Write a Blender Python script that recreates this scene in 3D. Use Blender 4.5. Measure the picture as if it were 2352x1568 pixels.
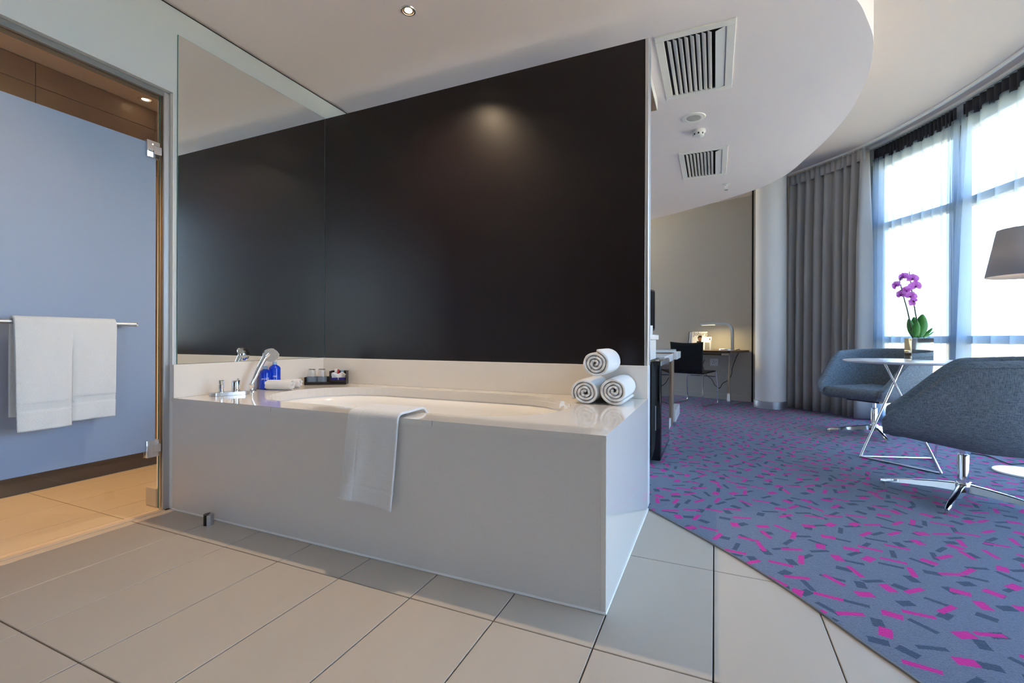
import bpy, bmesh, math, random
from math import sin, cos, pi, sqrt, radians, atan2, hypot
from mathutils import Vector, Matrix
random.seed(7)
for o in list(bpy.data.objects): bpy.data.objects.remove(o)
SC = bpy.context.scene; COL = SC.collection

# ------------------------------------------------------------------ camera
FPX, PCX, PCY, YAW, ROLL, EYE = 1060.6, 1176.0, 778.4, -0.41342, 0.00287, 0.93
cam_d = bpy.data.cameras.new('camera'); cam = bpy.data.objects.new('camera', cam_d); COL.objects.link(cam)
cam_d.sensor_fit = 'HORIZONTAL'; cam_d.sensor_width = 36.0
cam_d.lens = FPX*36.0/2352; cam_d.shift_y = -(784-PCY)/2352
cam_d.clip_start = 0.05; cam_d.clip_end = 2000
cam.matrix_world = Matrix.Translation((0, 0, EYE)) @ Matrix.Rotation(-YAW, 4, 'Z') @ Matrix.Rotation(pi/2, 4, 'X') @ Matrix.Rotation(ROLL, 4, 'Z')
SC.camera = cam

# ------------------------------------------------------------------ sky and exposure
SC.view_settings.view_transform = 'Standard'; SC.view_settings.look = 'None'
SC.view_settings.gamma = 1.0; SC.view_settings.use_curve_mapping = False
SC.view_settings.exposure = 0.10
SKY = 12.0
W = bpy.data.worlds.new('sky'); SC.world = W; W.use_nodes = True
nt = W.node_tree; bg = nt.nodes['Background']
tc = nt.nodes.new('ShaderNodeTexCoord'); sp = nt.nodes.new('ShaderNodeSeparateXYZ'); cr = nt.nodes.new('ShaderNodeValToRGB')
nt.links.new(tc.outputs['Generated'], sp.inputs[0]); nt.links.new(sp.outputs['Z'], cr.inputs[0]); nt.links.new(cr.outputs[0], bg.inputs[0])
e = cr.color_ramp.elements
e[0].position = 0.0; e[0].color = (0.66, 0.83, 1.0, 1)
e[1].position = 0.7; e[1].color = (0.25, 0.54, 1.0, 1)
bg.inputs[1].default_value = SKY

sun_d = bpy.data.lights.new('sun', 'SUN'); sun_d.energy = 38; sun_d.color = (1.0, .88, .72); sun_d.angle = .0093
sun = bpy.data.objects.new('sun', sun_d); COL.objects.link(sun)
sun.rotation_euler = Vector((-.55, -.30, .78)).to_track_quat('Z', 'Y').to_euler()      # high sun behind the building

# ------------------------------------------------------------------ photograph pixel -> place
_f = Vector((sin(YAW), cos(YAW), 0)); _r = Vector((cos(YAW), -sin(YAW), 0)); _u = Vector((0, 0, 1))
_r2 = _r*cos(ROLL) + _u*sin(ROLL); _u2 = -_r*sin(ROLL) + _u*cos(ROLL)
EYEV = Vector((0, 0, EYE))
def ray(x, y): return _r2*((x-PCX)/FPX) - _u2*((y-PCY)/FPX) + _f
def onZ(x, y, z=0.0): d = ray(x, y); return EYEV + d*((z-EYE)/d.z)
def onX(x, y, c): d = ray(x, y); return EYEV + d*(c/d.x)
def onY(x, y, c): d = ray(x, y); return EYEV + d*(c/d.y)
def depth(x, y, dd): return EYEV + ray(x, y)*dd          # at a distance along the view axis

# ------------------------------------------------------------------ materials
def newmat(name):
    m = bpy.data.materials.new(name); m.use_nodes = True
    return m, m.node_tree, m.node_tree.nodes['Principled BSDF']
def rgb(r, g, b):
    f = lambda c: ((c/255+0.055)/1.055)**2.4 if c > 10 else c/255/12.92
    return (f(r), f(g), f(b), 1)
def mat(name, col, rough=0.5, metal=0.0, var=0.0, vscale=8.0, bump=0.0, bscale=60.0, spec=0.5, coat=0.0, stretch=None, sheen=0.0, emit=None, estr=0.0):
    m, t, b = newmat(name); N = t.nodes; L = t.links
    b.inputs['Base Color'].default_value = col; b.inputs['Roughness'].default_value = rough; b.inputs['Metallic'].default_value = metal
    b.inputs['Specular IOR Level'].default_value = spec; b.inputs['Coat Weight'].default_value = coat
    if sheen: b.inputs['Sheen Weight'].default_value = sheen
    if emit: b.inputs['Emission Color'].default_value = emit; b.inputs['Emission Strength'].default_value = estr
    if var or bump:
        c = N.new('ShaderNodeTexCoord'); mp = N.new('ShaderNodeMapping'); L.new(c.outputs['Object'], mp.inputs[0])
        if stretch: mp.inputs['Scale'].default_value = stretch
    if var:
        n = N.new('ShaderNodeTexNoise'); n.inputs['Scale'].default_value = vscale; n.inputs['Detail'].default_value = 5; L.new(mp.outputs[0], n.inputs[0])
        r = N.new('ShaderNodeValToRGB'); L.new(n.outputs['Fac'], r.inputs[0])
        r.color_ramp.elements[0].position = 0.3; r.color_ramp.elements[1].position = 0.7
        r.color_ramp.elements[0].color = tuple(max(0, x*(1-var)) for x in col[:3])+(1,); r.color_ramp.elements[1].color = tuple(min(1, x*(1+var)) for x in col[:3])+(1,)
        L.new(r.outputs[0], b.inputs['Base Color'])
    if bump:
        n2 = N.new('ShaderNodeTexNoise'); n2.inputs['Scale'].default_value = bscale; n2.inputs['Detail'].default_value = 3; L.new(mp.outputs[0], n2.inputs[0])
        bp = N.new('ShaderNodeBump'); bp.inputs['Strength'].default_value = bump; bp.inputs['Distance'].default_value = 0.004
        L.new(n2.outputs['Fac'], bp.inputs['Height']); L.new(bp.outputs[0], b.inputs['Normal'])
    return m
def thin_glass(name, tint=(1, 1, 1, 1), refl=1.0):
    m = bpy.data.materials.new(name); m.use_nodes = True; t = m.node_tree; N = t.nodes; L = t.links; N.clear()
    o = N.new('ShaderNodeOutputMaterial'); mx = N.new('ShaderNodeMixShader'); tr = N.new('ShaderNodeBsdfTransparent'); gl = N.new('ShaderNodeBsdfGlossy')
    lw = N.new('ShaderNodeLayerWeight'); lw.inputs[0].default_value = .5; pw_ = N.new('ShaderNodeMath'); pw_.operation = 'POWER'; pw_.inputs[1].default_value = 4.0
    mu = N.new('ShaderNodeMath'); mu.operation = 'MULTIPLY_ADD'; mu.inputs[1].default_value = .6*refl; mu.inputs[2].default_value = .04*refl
    L.new(lw.outputs['Facing'], pw_.inputs[0])
    tr.inputs[0].default_value = tint; gl.inputs['Roughness'].default_value = 0.01
    L.new(pw_.outputs[0], mu.inputs[0]); L.new(mu.outputs[0], mx.inputs[0]); L.new(tr.outputs[0], mx.inputs[1]); L.new(gl.outputs[0], mx.inputs[2]); L.new(mx.outputs[0], o.inputs[0])
    return m
def cloth_light(name, col, transp, trans, diff=None):
    """thin woven cloth: part open weave, part light passing through the thread, part diffuse"""
    m = bpy.data.materials.new(name); m.use_nodes = True; t = m.node_tree; N = t.nodes; L = t.links; N.clear()
    o = N.new('ShaderNodeOutputMaterial'); a = N.new('ShaderNodeMixShader'); b = N.new('ShaderNodeMixShader')
    tp = N.new('ShaderNodeBsdfTransparent'); tl = N.new('ShaderNodeBsdfTranslucent'); df = N.new('ShaderNodeBsdfDiffuse')
    tl.inputs[0].default_value = col; df.inputs[0].default_value = diff or col
    b.inputs[0].default_value = trans; L.new(df.outputs[0], b.inputs[1]); L.new(tl.outputs[0], b.inputs[2])
    a.inputs[0].default_value = transp; L.new(b.outputs[0], a.inputs[1]); L.new(tp.outputs[0], a.inputs[2]); L.new(a.outputs[0], o.inputs[0])
    return m

M = {}
M['plaster'] = mat('pale cool grey plaster', rgb(194, 202, 208), 0.9, bump=0.03, bscale=300)
M['ceil'] = mat('matt ceiling paint', rgb(234, 225, 226), 0.95)
M['greywall'] = mat('warm grey paint', rgb(192, 186, 176), 0.9, bump=0.03, bscale=300)
M['tile'] = mat('beige porcelain tile', rgb(192, 179, 163), 0.42, var=0.05, vscale=3.0, stretch=(1, .25, 1), bump=0.02, bscale=80)
M['walltile'] = mat('taupe wall tile', rgb(176, 150, 122), 0.35, var=0.05, vscale=3.0)
M['grout'] = mat('dark grout', rgb(96, 88, 80), 0.95)
M['stone'] = mat('white quartz stone', rgb(228, 222, 214), 0.07, var=0.015, vscale=160, coat=.3)
M['stonepanel'] = mat('honed quartz panel', rgb(224, 218, 212), 0.24, var=0.015, vscale=160)
M['enamel'] = mat('white enamel', rgb(244, 240, 234), 0.07, coat=0.4)
M['seam'] = mat('seam', rgb(150, 140, 130), 0.8)
M['mirror'] = mat('silvered mirror', (0.90, 0.94, 0.93, 1), 0.0, 1.0)
M['chrome'] = mat('chrome', (0.82, 0.83, 0.85, 1), 0.06, 1.0)
M['satinchrome'] = mat('satin chrome', (0.62, 0.63, 0.65, 1), 0.32, 1.0)
M['steel'] = mat('brushed steel', (0.55, 0.55, 0.56, 1), 0.3, 1.0)
M['alu'] = mat('satin aluminium', (0.72, 0.72, 0.72, 1), 0.35, 1.0)
M['glass'] = thin_glass('clear glass', (0.95, 0.97, 0.96, 1))
M['winglass'] = thin_glass('window glass', (0.97, 0.985, 1, 1))
M['glassedge'] = mat('green glass edge', rgb(60, 120, 112), 0.2)
M['blackplastic'] = mat('black plastic', rgb(16, 16, 18), 0.35)
M['gloss_black'] = mat('gloss black', rgb(10, 10, 12), 0.08)
M['whiteplastic'] = mat('white plastic', rgb(236, 234, 230), 0.35)
M['whitelac'] = mat('white lacquer', rgb(238, 238, 236), 0.22)
M['darkgap'] = mat('dark gap', rgb(20, 18, 18), 0.9)  # near-black stands in for shade in gaps; also colours a deck joint
M['wood'] = mat('oak veneer', rgb(132, 108, 88), 0.5, var=0.28, vscale=6, stretch=(9, 9, .8))
M['darkwood'] = mat('walnut veneer', rgb(84, 60, 44), 0.4, var=0.25, vscale=6, stretch=(1.2, 9, 9))
M['terry'] = mat('white terry', rgb(242, 240, 238), 0.95, bump=0.9, bscale=420, sheen=0.3)
M['terrysmooth'] = mat('woven towel border', rgb(236, 235, 234), 0.9, bump=0.25, bscale=700)
M['blue'] = mat('cobalt plastic', rgb(10, 62, 205), 0.18, coat=0.3)
M['cap'] = mat('pale blue cap', rgb(150, 180, 205), 0.3)
M['print'] = mat('white print', rgb(235, 240, 250), 0.6)
M['trayblack'] = mat('dark tray', rgb(34, 26, 24), 0.4)
M['paper'] = mat('white paper', rgb(236, 236, 234), 0.8)
M['indigo'] = mat('indigo card', rgb(44, 32, 120), 0.6)
M['red'] = mat('red stick', rgb(190, 40, 60), 0.4)
M['curtain'] = mat('grey drape', rgb(172, 169, 166), 0.85, bump=0.15, bscale=500, sheen=0.2)
M['heading'] = mat('shaded heading tape', rgb(46, 46, 52), 0.9)  # no daylight passes the tape; that shade is put into its colour
M['sheer'] = cloth_light('pale blue voile', (0.34, 0.43, 0.54, 1), 0.44, 0.6)
M['lampshade'] = cloth_light('grey lamp shade', rgb(176, 172, 172), 0.0, 0.2)
M['winframe'] = mat('grey window frame', rgb(120, 124, 128), 0.5)
M['leaf'] = mat('orchid leaf', rgb(66, 138, 58), 0.35, var=0.2, vscale=12)
M['stem'] = mat('orchid stem', rgb(58, 74, 50), 0.5)
M['moss'] = mat('moss', rgb(120, 130, 70), 0.9, var=.3, vscale=40, bump=.5, bscale=120)
M['petal'] = cloth_light('orchid petal', rgb(224, 142, 224), 0.0, 0.45)
M['lip'] = mat('orchid lip', rgb(120, 20, 110), 0.5)
M['planter'] = mat('mirrored planter', (0.80, 0.86, 0.86, 1), 0.03, 1.0)
M['lamp_on'] = mat('lamp glow', (1, .8, .55, 1), 0.4, emit=(1, 0.78, 0.5, 1), estr=14)
M['gold'] = mat('warm reflector', (0.75, 0.5, 0.28, 1), 0.25, 1.0)
M['speakergrey'] = mat('speaker mesh', rgb(176, 174, 170), 0.8)
M['cordblack'] = mat('black cord', rgb(14, 14, 16), 0.5)
M['gndout'] = mat('hazy grassland', rgb(206, 182, 132), 1.0, var=.2, vscale=.02)
M['ink'] = mat('grey ink', rgb(84, 78, 78), 0.7)
M['skin'] = mat('printed skin tone', rgb(190, 140, 110), 0.7)
M['hairink'] = mat('printed dark brown', rgb(50, 40, 40), 0.7)

def fabric(name, c1, c2):
    m, t, b = newmat(name); N = t.nodes; L = t.links
    c = N.new('ShaderNodeTexCoord'); out = []
    for k, sc in enumerate(((500, 500, 40), (40, 40, 500))):
        mp = N.new('ShaderNodeMapping'); mp.inputs['Scale'].default_value = sc; L.new(c.outputs['Object'], mp.inputs[0])
        n = N.new('ShaderNodeTexNoise'); n.inputs['Scale'].default_value = 1.0; n.inputs['Detail'].default_value = 2; L.new(mp.outputs[0], n.inputs[0]); out.append(n)
    ad = N.new('ShaderNodeMath'); ad.operation = 'ADD'; L.new(out[0].outputs['Fac'], ad.inputs[0]); L.new(out[1].outputs['Fac'], ad.inputs[1])
    hf = N.new('ShaderNodeMath'); hf.operation = 'MULTIPLY'; hf.inputs[1].default_value = .5; L.new(ad.outputs[0], hf.inputs[0])
    r = N.new('ShaderNodeValToRGB'); r.color_ramp.elements[0].position = .38; r.color_ramp.elements[1].position = .62
    r.color_ramp.elements[0].color = c1; r.color_ramp.elements[1].color = c2
    L.new(hf.outputs[0], r.inputs[0]); L.new(r.outputs[0], b.inputs['Base Color']); b.inputs['Roughness'].default_value = .95
    bp = N.new('ShaderNodeBump'); bp.inputs['Strength'].default_value = .4; bp.inputs['Distance'].default_value = .002
    L.new(hf.outputs[0], bp.inputs['Height']); L.new(bp.outputs[0], b.inputs['Normal'])
    return m
M['chairfab'] = fabric('blue grey wool', rgb(70, 84, 96), rgb(128, 138, 146))

def dark_panel():
    m, t, b = newmat('dark embossed panel'); N = t.nodes; L = t.links
    b.inputs['Base Color'].default_value = rgb(21, 11, 14); b.inputs['Roughness'].default_value = .31; b.inputs['Specular IOR Level'].default_value = .4
    c = N.new('ShaderNodeTexCoord'); v = N.new('ShaderNodeTexVoronoi'); v.inputs['Scale'].default_value = 130; v.inputs['Randomness'].default_value = 0.0
    mp = N.new('ShaderNodeMapping'); mp.inputs['Rotation'].default_value = (0, radians(45), 0); L.new(c.outputs['Object'], mp.inputs[0]); L.new(mp.outputs[0], v.inputs['Vector'])
    bp = N.new('ShaderNodeBump'); bp.inputs['Strength'].default_value = .22; bp.inputs['Distance'].default_value = .002; L.new(v.outputs['Distance'], bp.inputs['Height']); L.new(bp.outputs[0], b.inputs['Normal'])
    return m
M['panel'] = dark_panel()

def frosted():
    m = bpy.data.materials.new('frosted glass film'); m.use_nodes = True; t = m.node_tree; N = t.nodes; L = t.links; N.clear()
    o = N.new('ShaderNodeOutputMaterial'); d = N.new('ShaderNodeBsdfDiffuse'); tl = N.new('ShaderNodeBsdfTranslucent'); g = N.new('ShaderNodeBsdfGlossy'); fr = N.new('ShaderNodeLayerWeight')
    d.inputs[0].default_value = (.30, .41, .60, 1); tl.inputs[0].default_value = (.85, .87, .9, 1); g.inputs['Roughness'].default_value = .42; g.inputs[0].default_value = (.9, .95, 1, 1)
    a = N.new('ShaderNodeMixShader'); a.inputs[0].default_value = .32; L.new(d.outputs[0], a.inputs[1]); L.new(tl.outputs[0], a.inputs[2])
    fr.inputs[0].default_value = .5; pw_ = N.new('ShaderNodeMath'); pw_.operation = 'POWER'; pw_.inputs[1].default_value = 3.0; ml = N.new('ShaderNodeMath'); ml.operation = 'MULTIPLY_ADD'; ml.inputs[1].default_value = .7; ml.inputs[2].default_value = .05; L.new(fr.outputs['Facing'], pw_.inputs[0]); L.new(pw_.outputs[0], ml.inputs[0]); x = N.new('ShaderNodeMixShader'); L.new(ml.outputs[0], x.inputs[0]); L.new(a.outputs[0], x.inputs[1]); L.new(g.outputs[0], x.inputs[2]); L.new(x.outputs[0], o.inputs[0])
    return m
M['frost'] = frosted()

def carpet_mat():
    m, t, b = newmat('confetti carpet'); N = t.nodes; L = t.links
    def math(op, a, bb=None):
        n = N.new('ShaderNodeMath'); n.operation = op
        for i, v in enumerate((a, bb)):
            if v is None: continue
            if isinstance(v, (int, float)): n.inputs[i].default_value = v
            else: L.new(v, n.inputs[i])
        return n.outputs[0]
    c = N.new('ShaderNodeTexCoord')
    wn_ = N.new('ShaderNodeTexNoise'); wn_.inputs['Scale'].default_value = 220; L.new(c.outputs['Object'], wn_.inputs[0])     # pile: slightly ragged edges
    wsc = N.new('ShaderNodeVectorMath'); wsc.operation = 'SCALE'; wsc.inputs['Scale'].default_value = .008; L.new(wn_.outputs['Color'], wsc.inputs[0])
    wob = N.new('ShaderNodeVectorMath'); wob.operation = 'ADD'; L.new(c.outputs['Object'], wob.inputs[0]); L.new(wsc.outputs[0], wob.inputs[1])
    def layer(cell, off, ang0):
        mp = N.new('ShaderNodeMapping'); mp.inputs['Scale'].default_value = (1/cell, 1/cell, 0); mp.inputs['Location'].default_value = (off, off*1.7, 0); mp.inputs['Rotation'].default_value = (0, 0, ang0)
        L.new(wob.outputs[0], mp.inputs[0])
        v = N.new('ShaderNodeTexVoronoi'); v.voronoi_dimensions = '2D'; v.inputs['Scale'].default_value = 1; v.inputs['Randomness'].default_value = .5
        L.new(mp.outputs[0], v.inputs['Vector'])
        s = N.new('ShaderNodeVectorMath'); s.operation = 'SUBTRACT'; L.new(mp.outputs[0], s.inputs[0]); L.new(v.outputs['Position'], s.inputs[1])
        sc = N.new('ShaderNodeSeparateColor'); L.new(v.outputs['Color'], sc.inputs[0])
        rot = N.new('ShaderNodeVectorRotate'); rot.rotation_type = 'Z_AXIS'; L.new(s.outputs[0], rot.inputs['Vector'])
        st = math('MULTIPLY', math('FLOOR', math('MULTIPLY', sc.outputs[0], 6.0)), pi/6)
        L.new(math('ADD', st, math('MULTIPLY', sc.outputs[2], .35)), rot.inputs['Angle'])
        x = N.new('ShaderNodeSeparateXYZ'); L.new(rot.outputs[0], x.inputs[0])
        thick = math('GREATER_THAN', sc.outputs[1], .58)
        hx = math('ADD', .37, math('MULTIPLY', thick, -.13)); hy = math('ADD', .088, math('MULTIPLY', thick, .062))
        mm = math('MULTIPLY', math('LESS_THAN', math('ABSOLUTE', x.outputs[0]), hx), math('LESS_THAN', math('ABSOLUTE', x.outputs[1]), hy))
        return math('MULTIPLY', mm, math('LESS_THAN', sc.outputs[2], .93))
    dk = layer(.112, 3.3, .5); pk = layer(.120, 11.7, 1.1)
    nz = N.new('ShaderNodeTexNoise'); nz.inputs['Scale'].default_value = 260; nz.inputs['Detail'].default_value = 2; L.new(c.outputs['Object'], nz.inputs[0])
    r = N.new('ShaderNodeValToRGB'); r.color_ramp.elements[0].color = rgb(74, 84, 104); r.color_ramp.elements[1].color = rgb(126, 136, 156); L.new(nz.outputs['Fac'], r.inputs[0])
    m1 = N.new('ShaderNodeMix'); m1.data_type = 'RGBA'; L.new(dk, m1.inputs[0]); L.new(r.outputs[0], m1.inputs[6]); m1.inputs[7].default_value = rgb(54, 72, 96)
    m2 = N.new('ShaderNodeMix'); m2.data_type = 'RGBA'; L.new(pk, m2.inputs[0]); L.new(m1.outputs[2], m2.inputs[6]); m2.inputs[7].default_value = rgb(206, 14, 138)
    L.new(m2.outputs[2], b.inputs['Base Color']); b.inputs['Roughness'].default_value = 1; b.inputs['Specular IOR Level'].default_value = .1; b.inputs['Sheen Weight'].default_value = .15
    bp = N.new('ShaderNodeBump'); bp.inputs['Strength'].default_value = .7; bp.inputs['Distance'].default_value = .006; L.new(nz.outputs['Fac'], bp.inputs['Height']); L.new(bp.outputs[0], b.inputs['Normal'])
    return m
M['carpet'] = carpet_mat()

# ------------------------------------------------------------------ mesh helpers
class MB:
    def __init__(s): s.v = []; s.f = []
    def add(s, vs, fs):
        k = len(s.v); s.v += [Vector(p) for p in vs]; s.f += [tuple(i+k for i in f) for f in fs]; return s
    def box(s, x0, x1, y0, y1, z0, z1, T=None):
        vs = [Vector((x, y, z)) for z in (z0, z1) for y in (y0, y1) for x in (x0, x1)]
        if T: vs = [T @ p for p in vs]
        return s.add(vs, [(0, 2, 3, 1), (4, 5, 7, 6), (0, 1, 5, 4), (2, 6, 7, 3), (0, 4, 6, 2), (1, 3, 7, 5)])
    def rbox(s, x0, x1, y0, y1, z0, z1, r=.005, seg=2, T=None):
        bm = bmesh.new(); bmesh.ops.create_cube(bm, size=1)
        for p in bm.verts: p.co = Vector(((x0+x1)/2+p.co.x*(x1-x0), (y0+y1)/2+p.co.y*(y1-y0), (z0+z1)/2+p.co.z*(z1-z0)))
        bmesh.ops.bevel(bm, geom=bm.edges[:], offset=r, segments=seg, affect='EDGES', profile=.5)
        bm.verts.index_update()
        vs = [T @ p.co if T else p.co.copy() for p in bm.verts]; fs = [tuple(q.index for q in f.verts) for f in bm.faces]; bm.free()
        return s.add(vs, fs)
    def lathe(s, prof, n=32, c=(0, 0, 0), T=None, a0=0.0, cap=True):
        """prof: list of (r, z)"""
        vs = []; fs = []; c = Vector(c)
        for r, z in prof:
            for k in range(n):
                a = a0 + 2*pi*k/n; p = Vector((r*cos(a), r*sin(a), z))
                vs.append((T @ p if T else p) + c)
        for i in range(len(prof)-1):
            for k in range(n):
                a, b = i*n+k, i*n+(k+1) % n; fs.append((a, b, b+n, a+n))
        if cap and prof[0][0] > 1e-6: fs.append(tuple(reversed(range(n))))
        if cap and prof[-1][0] > 1e-6: fs.append(tuple(range((len(prof)-1)*n, len(prof)*n)))
        return s.add(vs, fs)
    def cyl(s, c, r, h, n=24): return s.lathe([(r, 0), (r, h)], n, c)
    def tube(s, pts, r, n=8, closed=False, square=False, cap=True):
        pts = [Vector(p) for p in pts]; m = len(pts); vs = []; fs = []
        rr = r if isinstance(r, (list, tuple)) else [r]*m
        ref = None
        for i, p in enumerate(pts):
            a = pts[i-1] if (i > 0 or closed) else p; b = pts[(i+1) % m] if (i < m-1 or closed) else p
            d1 = (p-a).normalized() if (p-a).length > 1e-9 else (b-p).normalized(); d2 = (b-p).normalized() if (b-p).length > 1e-9 else d1
            t = (d1+d2); t = t.normalized() if t.length > 1e-6 else d1
            if ref is None:
                ref = Vector((0, 0, 1)) if abs(t.z) < .9 else Vector((0, 1, 0))
            x = t.cross(ref).normalized(); y = x.cross(t).normalized(); ref = y
            mit = 1/max(.35, sqrt(max(0.0, (1+d1.dot(d2))/2)))
            for k in range(n):
                a_ = 2*pi*(k+(.5 if square else 0))/n
                q = x*cos(a_)*rr[i] + y*sin(a_)*rr[i]
                if mit > 1.01 and (d1-d2).length > 1e-6:
                    ax = (d1-d2).normalized(); q = q + ax*(q.dot(ax))*(mit-1)
                vs.append(p+q)
        for i in range(m if closed else m-1):
            for k in range(n):
                a, b = i*n+k, i*n+(k+1) % n; c_, d_ = ((i+1) % m)*n+(k+1) % n, ((i+1) % m)*n+k
                fs.append((a, b, c_, d_))
        if cap and not closed: fs.append(tuple(reversed(range(n)))); fs.append(tuple(range((m-1)*n, m*n)))
        return s.add(vs, fs)
    def prism(s, poly, z0, z1, T=None):
        n = len(poly); vs = [Vector((x, y, z0)) for x, y in poly]+[Vector((x, y, z1)) for x, y in poly]
        if T: vs = [T @ p for p in vs]
        return s.add(vs, [tuple(reversed(range(n))), tuple(range(n, 2*n))]+[(i, (i+1) % n, n+(i+1) % n, n+i) for i in range(n)])
    def grid(s, fn, nu, nv, closed_u=False):
        vs = [fn(i/(nu-1 if not closed_u else nu), j/(nv-1)) for j in range(nv) for i in range(nu)]
        fs = []
        for j in range(nv-1):
            for i in range(nu if closed_u else nu-1):
                a = j*nu+i; b = j*nu+(i+1) % nu; fs.append((a, b, b+nu, a+nu))
        return s.add(vs, fs)
    def build(s, name, m, parent=None, smooth=False, local=False, origin=None, mods=()):
        me = bpy.data.meshes.new(name)
        vs = s.v
        if parent is not None and not local:
            inv = parent['_inv'] if False else ROOT[parent.name].inverted(); vs = [inv @ p for p in vs]
        if origin is not None: vs = [p-Vector(origin) for p in vs]
        me.from_pydata([tuple(p) for p in vs], [], s.f); me.validate()
        bm = bmesh.new(); bm.from_mesh(me); bmesh.ops.recalc_face_normals(bm, faces=bm.faces[:]); bm.to_mesh(me); bm.free()
        if m is not None: me.materials.append(M[m] if isinstance(m, str) else m)
        if smooth:
            for p in me.polygons: p.use_smooth = True
            if smooth != 'all':
                try: me.set_sharp_from_angle(angle=radians(40))
                except Exception: pass
        o = bpy.data.objects.new(name, me); COL.objects.link(o)
        if origin is not None: o.location = origin
        if parent is not None: o.parent = parent; ROOT[o.name] = ROOT[parent.name]
        else: ROOT[o.name] = Matrix.Translation(origin) if origin is not None else Matrix()
        for typ, kw in mods:
            md = o.modifiers.new(typ.lower(), typ)
            for k, v in kw.items(): setattr(md, k, v)
        return o
ROOT = {}
def thing(name, label, cat, loc=(0, 0, 0), rotz=0.0, group=None):
    o = bpy.data.objects.new(name, None); COL.objects.link(o); o.empty_display_size = .05
    o.location = loc; o.rotation_euler = (0, 0, rotz); o['label'] = label; o['category'] = cat
    if group: o['group'] = group
    ROOT[o.name] = Matrix.Translation(loc) @ Matrix.Rotation(rotz, 4, 'Z')
    return o
def tag(o, label, cat, group=None):
    o['label'] = label; o['category'] = cat
    if group: o['group'] = group
    return o
def struct(o): o['kind'] = 'structure'; return o
def sroot(name, loc=(0, 0, 0)):
    o = bpy.data.objects.new(name, None); COL.objects.link(o); o.empty_display_size = .05; o.location = loc; o['kind'] = 'structure'
    ROOT[o.name] = Matrix.Translation(loc); return o
def dup(root, loc, rotz=0.0, label=None):
    r = root.copy(); COL.objects.link(r); r.location = loc; r.rotation_euler = (0, 0, rotz)
    if label: r['label'] = label
    ROOT[r.name] = Matrix.Translation(loc) @ Matrix.Rotation(rotz, 4, 'Z')
    for ch in list(root.children):
        c = ch.copy(); COL.objects.link(c); c.parent = r
        for g in ch.children:
            d = g.copy(); COL.objects.link(d); d.parent = c
    return r
def label_part(o, l): o['label'] = l; return o
def smoothcurve(pts, n):
    """Catmull-Rom through 2-D or 3-D points"""
    P = [Vector(p) for p in pts]; P = [P[0]*2-P[1]]+P+[P[-1]*2-P[-2]]; out = []
    for i in range(1, len(P)-2):
        for k in range(n):
            t = k/n; a, b, c, d = P[i-1:i+3]
            out.append(.5*((2*b)+(c-a)*t+(2*a-5*b+4*c-d)*t*t+(3*b-a-3*c+d)*t**3))
    out.append(P[-2]); return out
def along(poly, step):
    """resample polyline at even arc length -> points, and total"""
    L = [0]
    for a, b in zip(poly, poly[1:]): L.append(L[-1]+(b-a).length)
    def at(s):
        s = max(0, min(L[-1], s))
        for i in range(len(L)-1):
            if s <= L[i+1] or i == len(L)-2:
                t = (s-L[i])/max(1e-9, L[i+1]-L[i]); d = (poly[i+1]-poly[i]).normalized(); return poly[i].lerp(poly[i+1], t), d
    return at, L[-1]

# ------------------------------------------------------------------ main dimensions (metres)
XL = -2.70      # bath side wall face
YF = 1.555      # bath front panel face
YP = 2.62       # partition face towards the bath
XP = -0.333     # free end of the partition
ZC, ZU, ZP = 2.74, 3.20, 2.585
YBACK = -4.6

# window wall line (curtain track line in plan)
CURT = smoothcurve([(.62, 7.60), (.92, 7.39), (1.30, 7.02), (1.62, 6.62), (1.89, 6.08), (2.08, 5.58), (2.24, 4.96), (2.40, 4.0), (2.48, 3.0), (2.50, 1.5), (2.48, 0), (2.40, -1.6), (2.24, -3.2), (2.05, -4.6)], 10)
c_at, C_LEN = along(CURT, .05)
def c_off(s, o, z):
    p, d = c_at(s); n = Vector((-d.y, d.x)); 
    if n.x < 0: n = -n
    # outward = away from room
    return Vector((p.x+n.x*o, p.y+n.y*o, z))
WIN_OFF = .20

# ------------------------------------------------------------------ floor
fo_ = [(q.x, q.y) for q in (c_off(C_LEN*k_/60, WIN_OFF+.08, 0) for k_ in range(61))]
fl = struct(MB().prism([(-3.9, YBACK-.1), (-3.9, 9.0), (.70, 9.0)]+fo_+[(fo_[-1][0], YBACK-.1)], -.12, -.012).build('floor', 'grout'))
TX, TY, TY0 = .3330, .657, 1.372
tile_me = None
carpet_edge = smoothcurve([(-.336, 2.622), (0, 2.281), (.24, 1.995), (.43, 1.71), (.515, 1.585), (.74, 1.2), (.93, .8), (1.15, .2), (1.32, -.5), (1.42, -1.5), (1.45, -3), (1.45, YBACK)], 6)
def edge_x(y):
    for a, b in zip(carpet_edge, carpet_edge[1:]):
        if b.y <= y <= a.y: return a.x+(b.x-a.x)*(a.y-y)/max(1e-9, a.y-b.y)
    return 1.45 if y < 0 else -.336
g = .0022
def put_tile(x0, x1, y0, y1):
    global tile_me
    full = abs(x1-x0-TX) < 1e-4 and abs(y1-y0-TY) < 1e-4
    w, d = x1-x0-2*g, y1-y0-2*g
    if w < .01 or d < .01: return
    if full and tile_me:
        o = bpy.data.objects.new('tile', tile_me); COL.objects.link(o); o.parent = fl
    else:
        b = MB().rbox(0, w, 0, d, -.012, 0, .0015, 1); o = b.build('tile', 'tile', fl, local=True)
        if full: tile_me = o.data
    o.location = (x0+g, y0+g, 0)
i = -9
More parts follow.
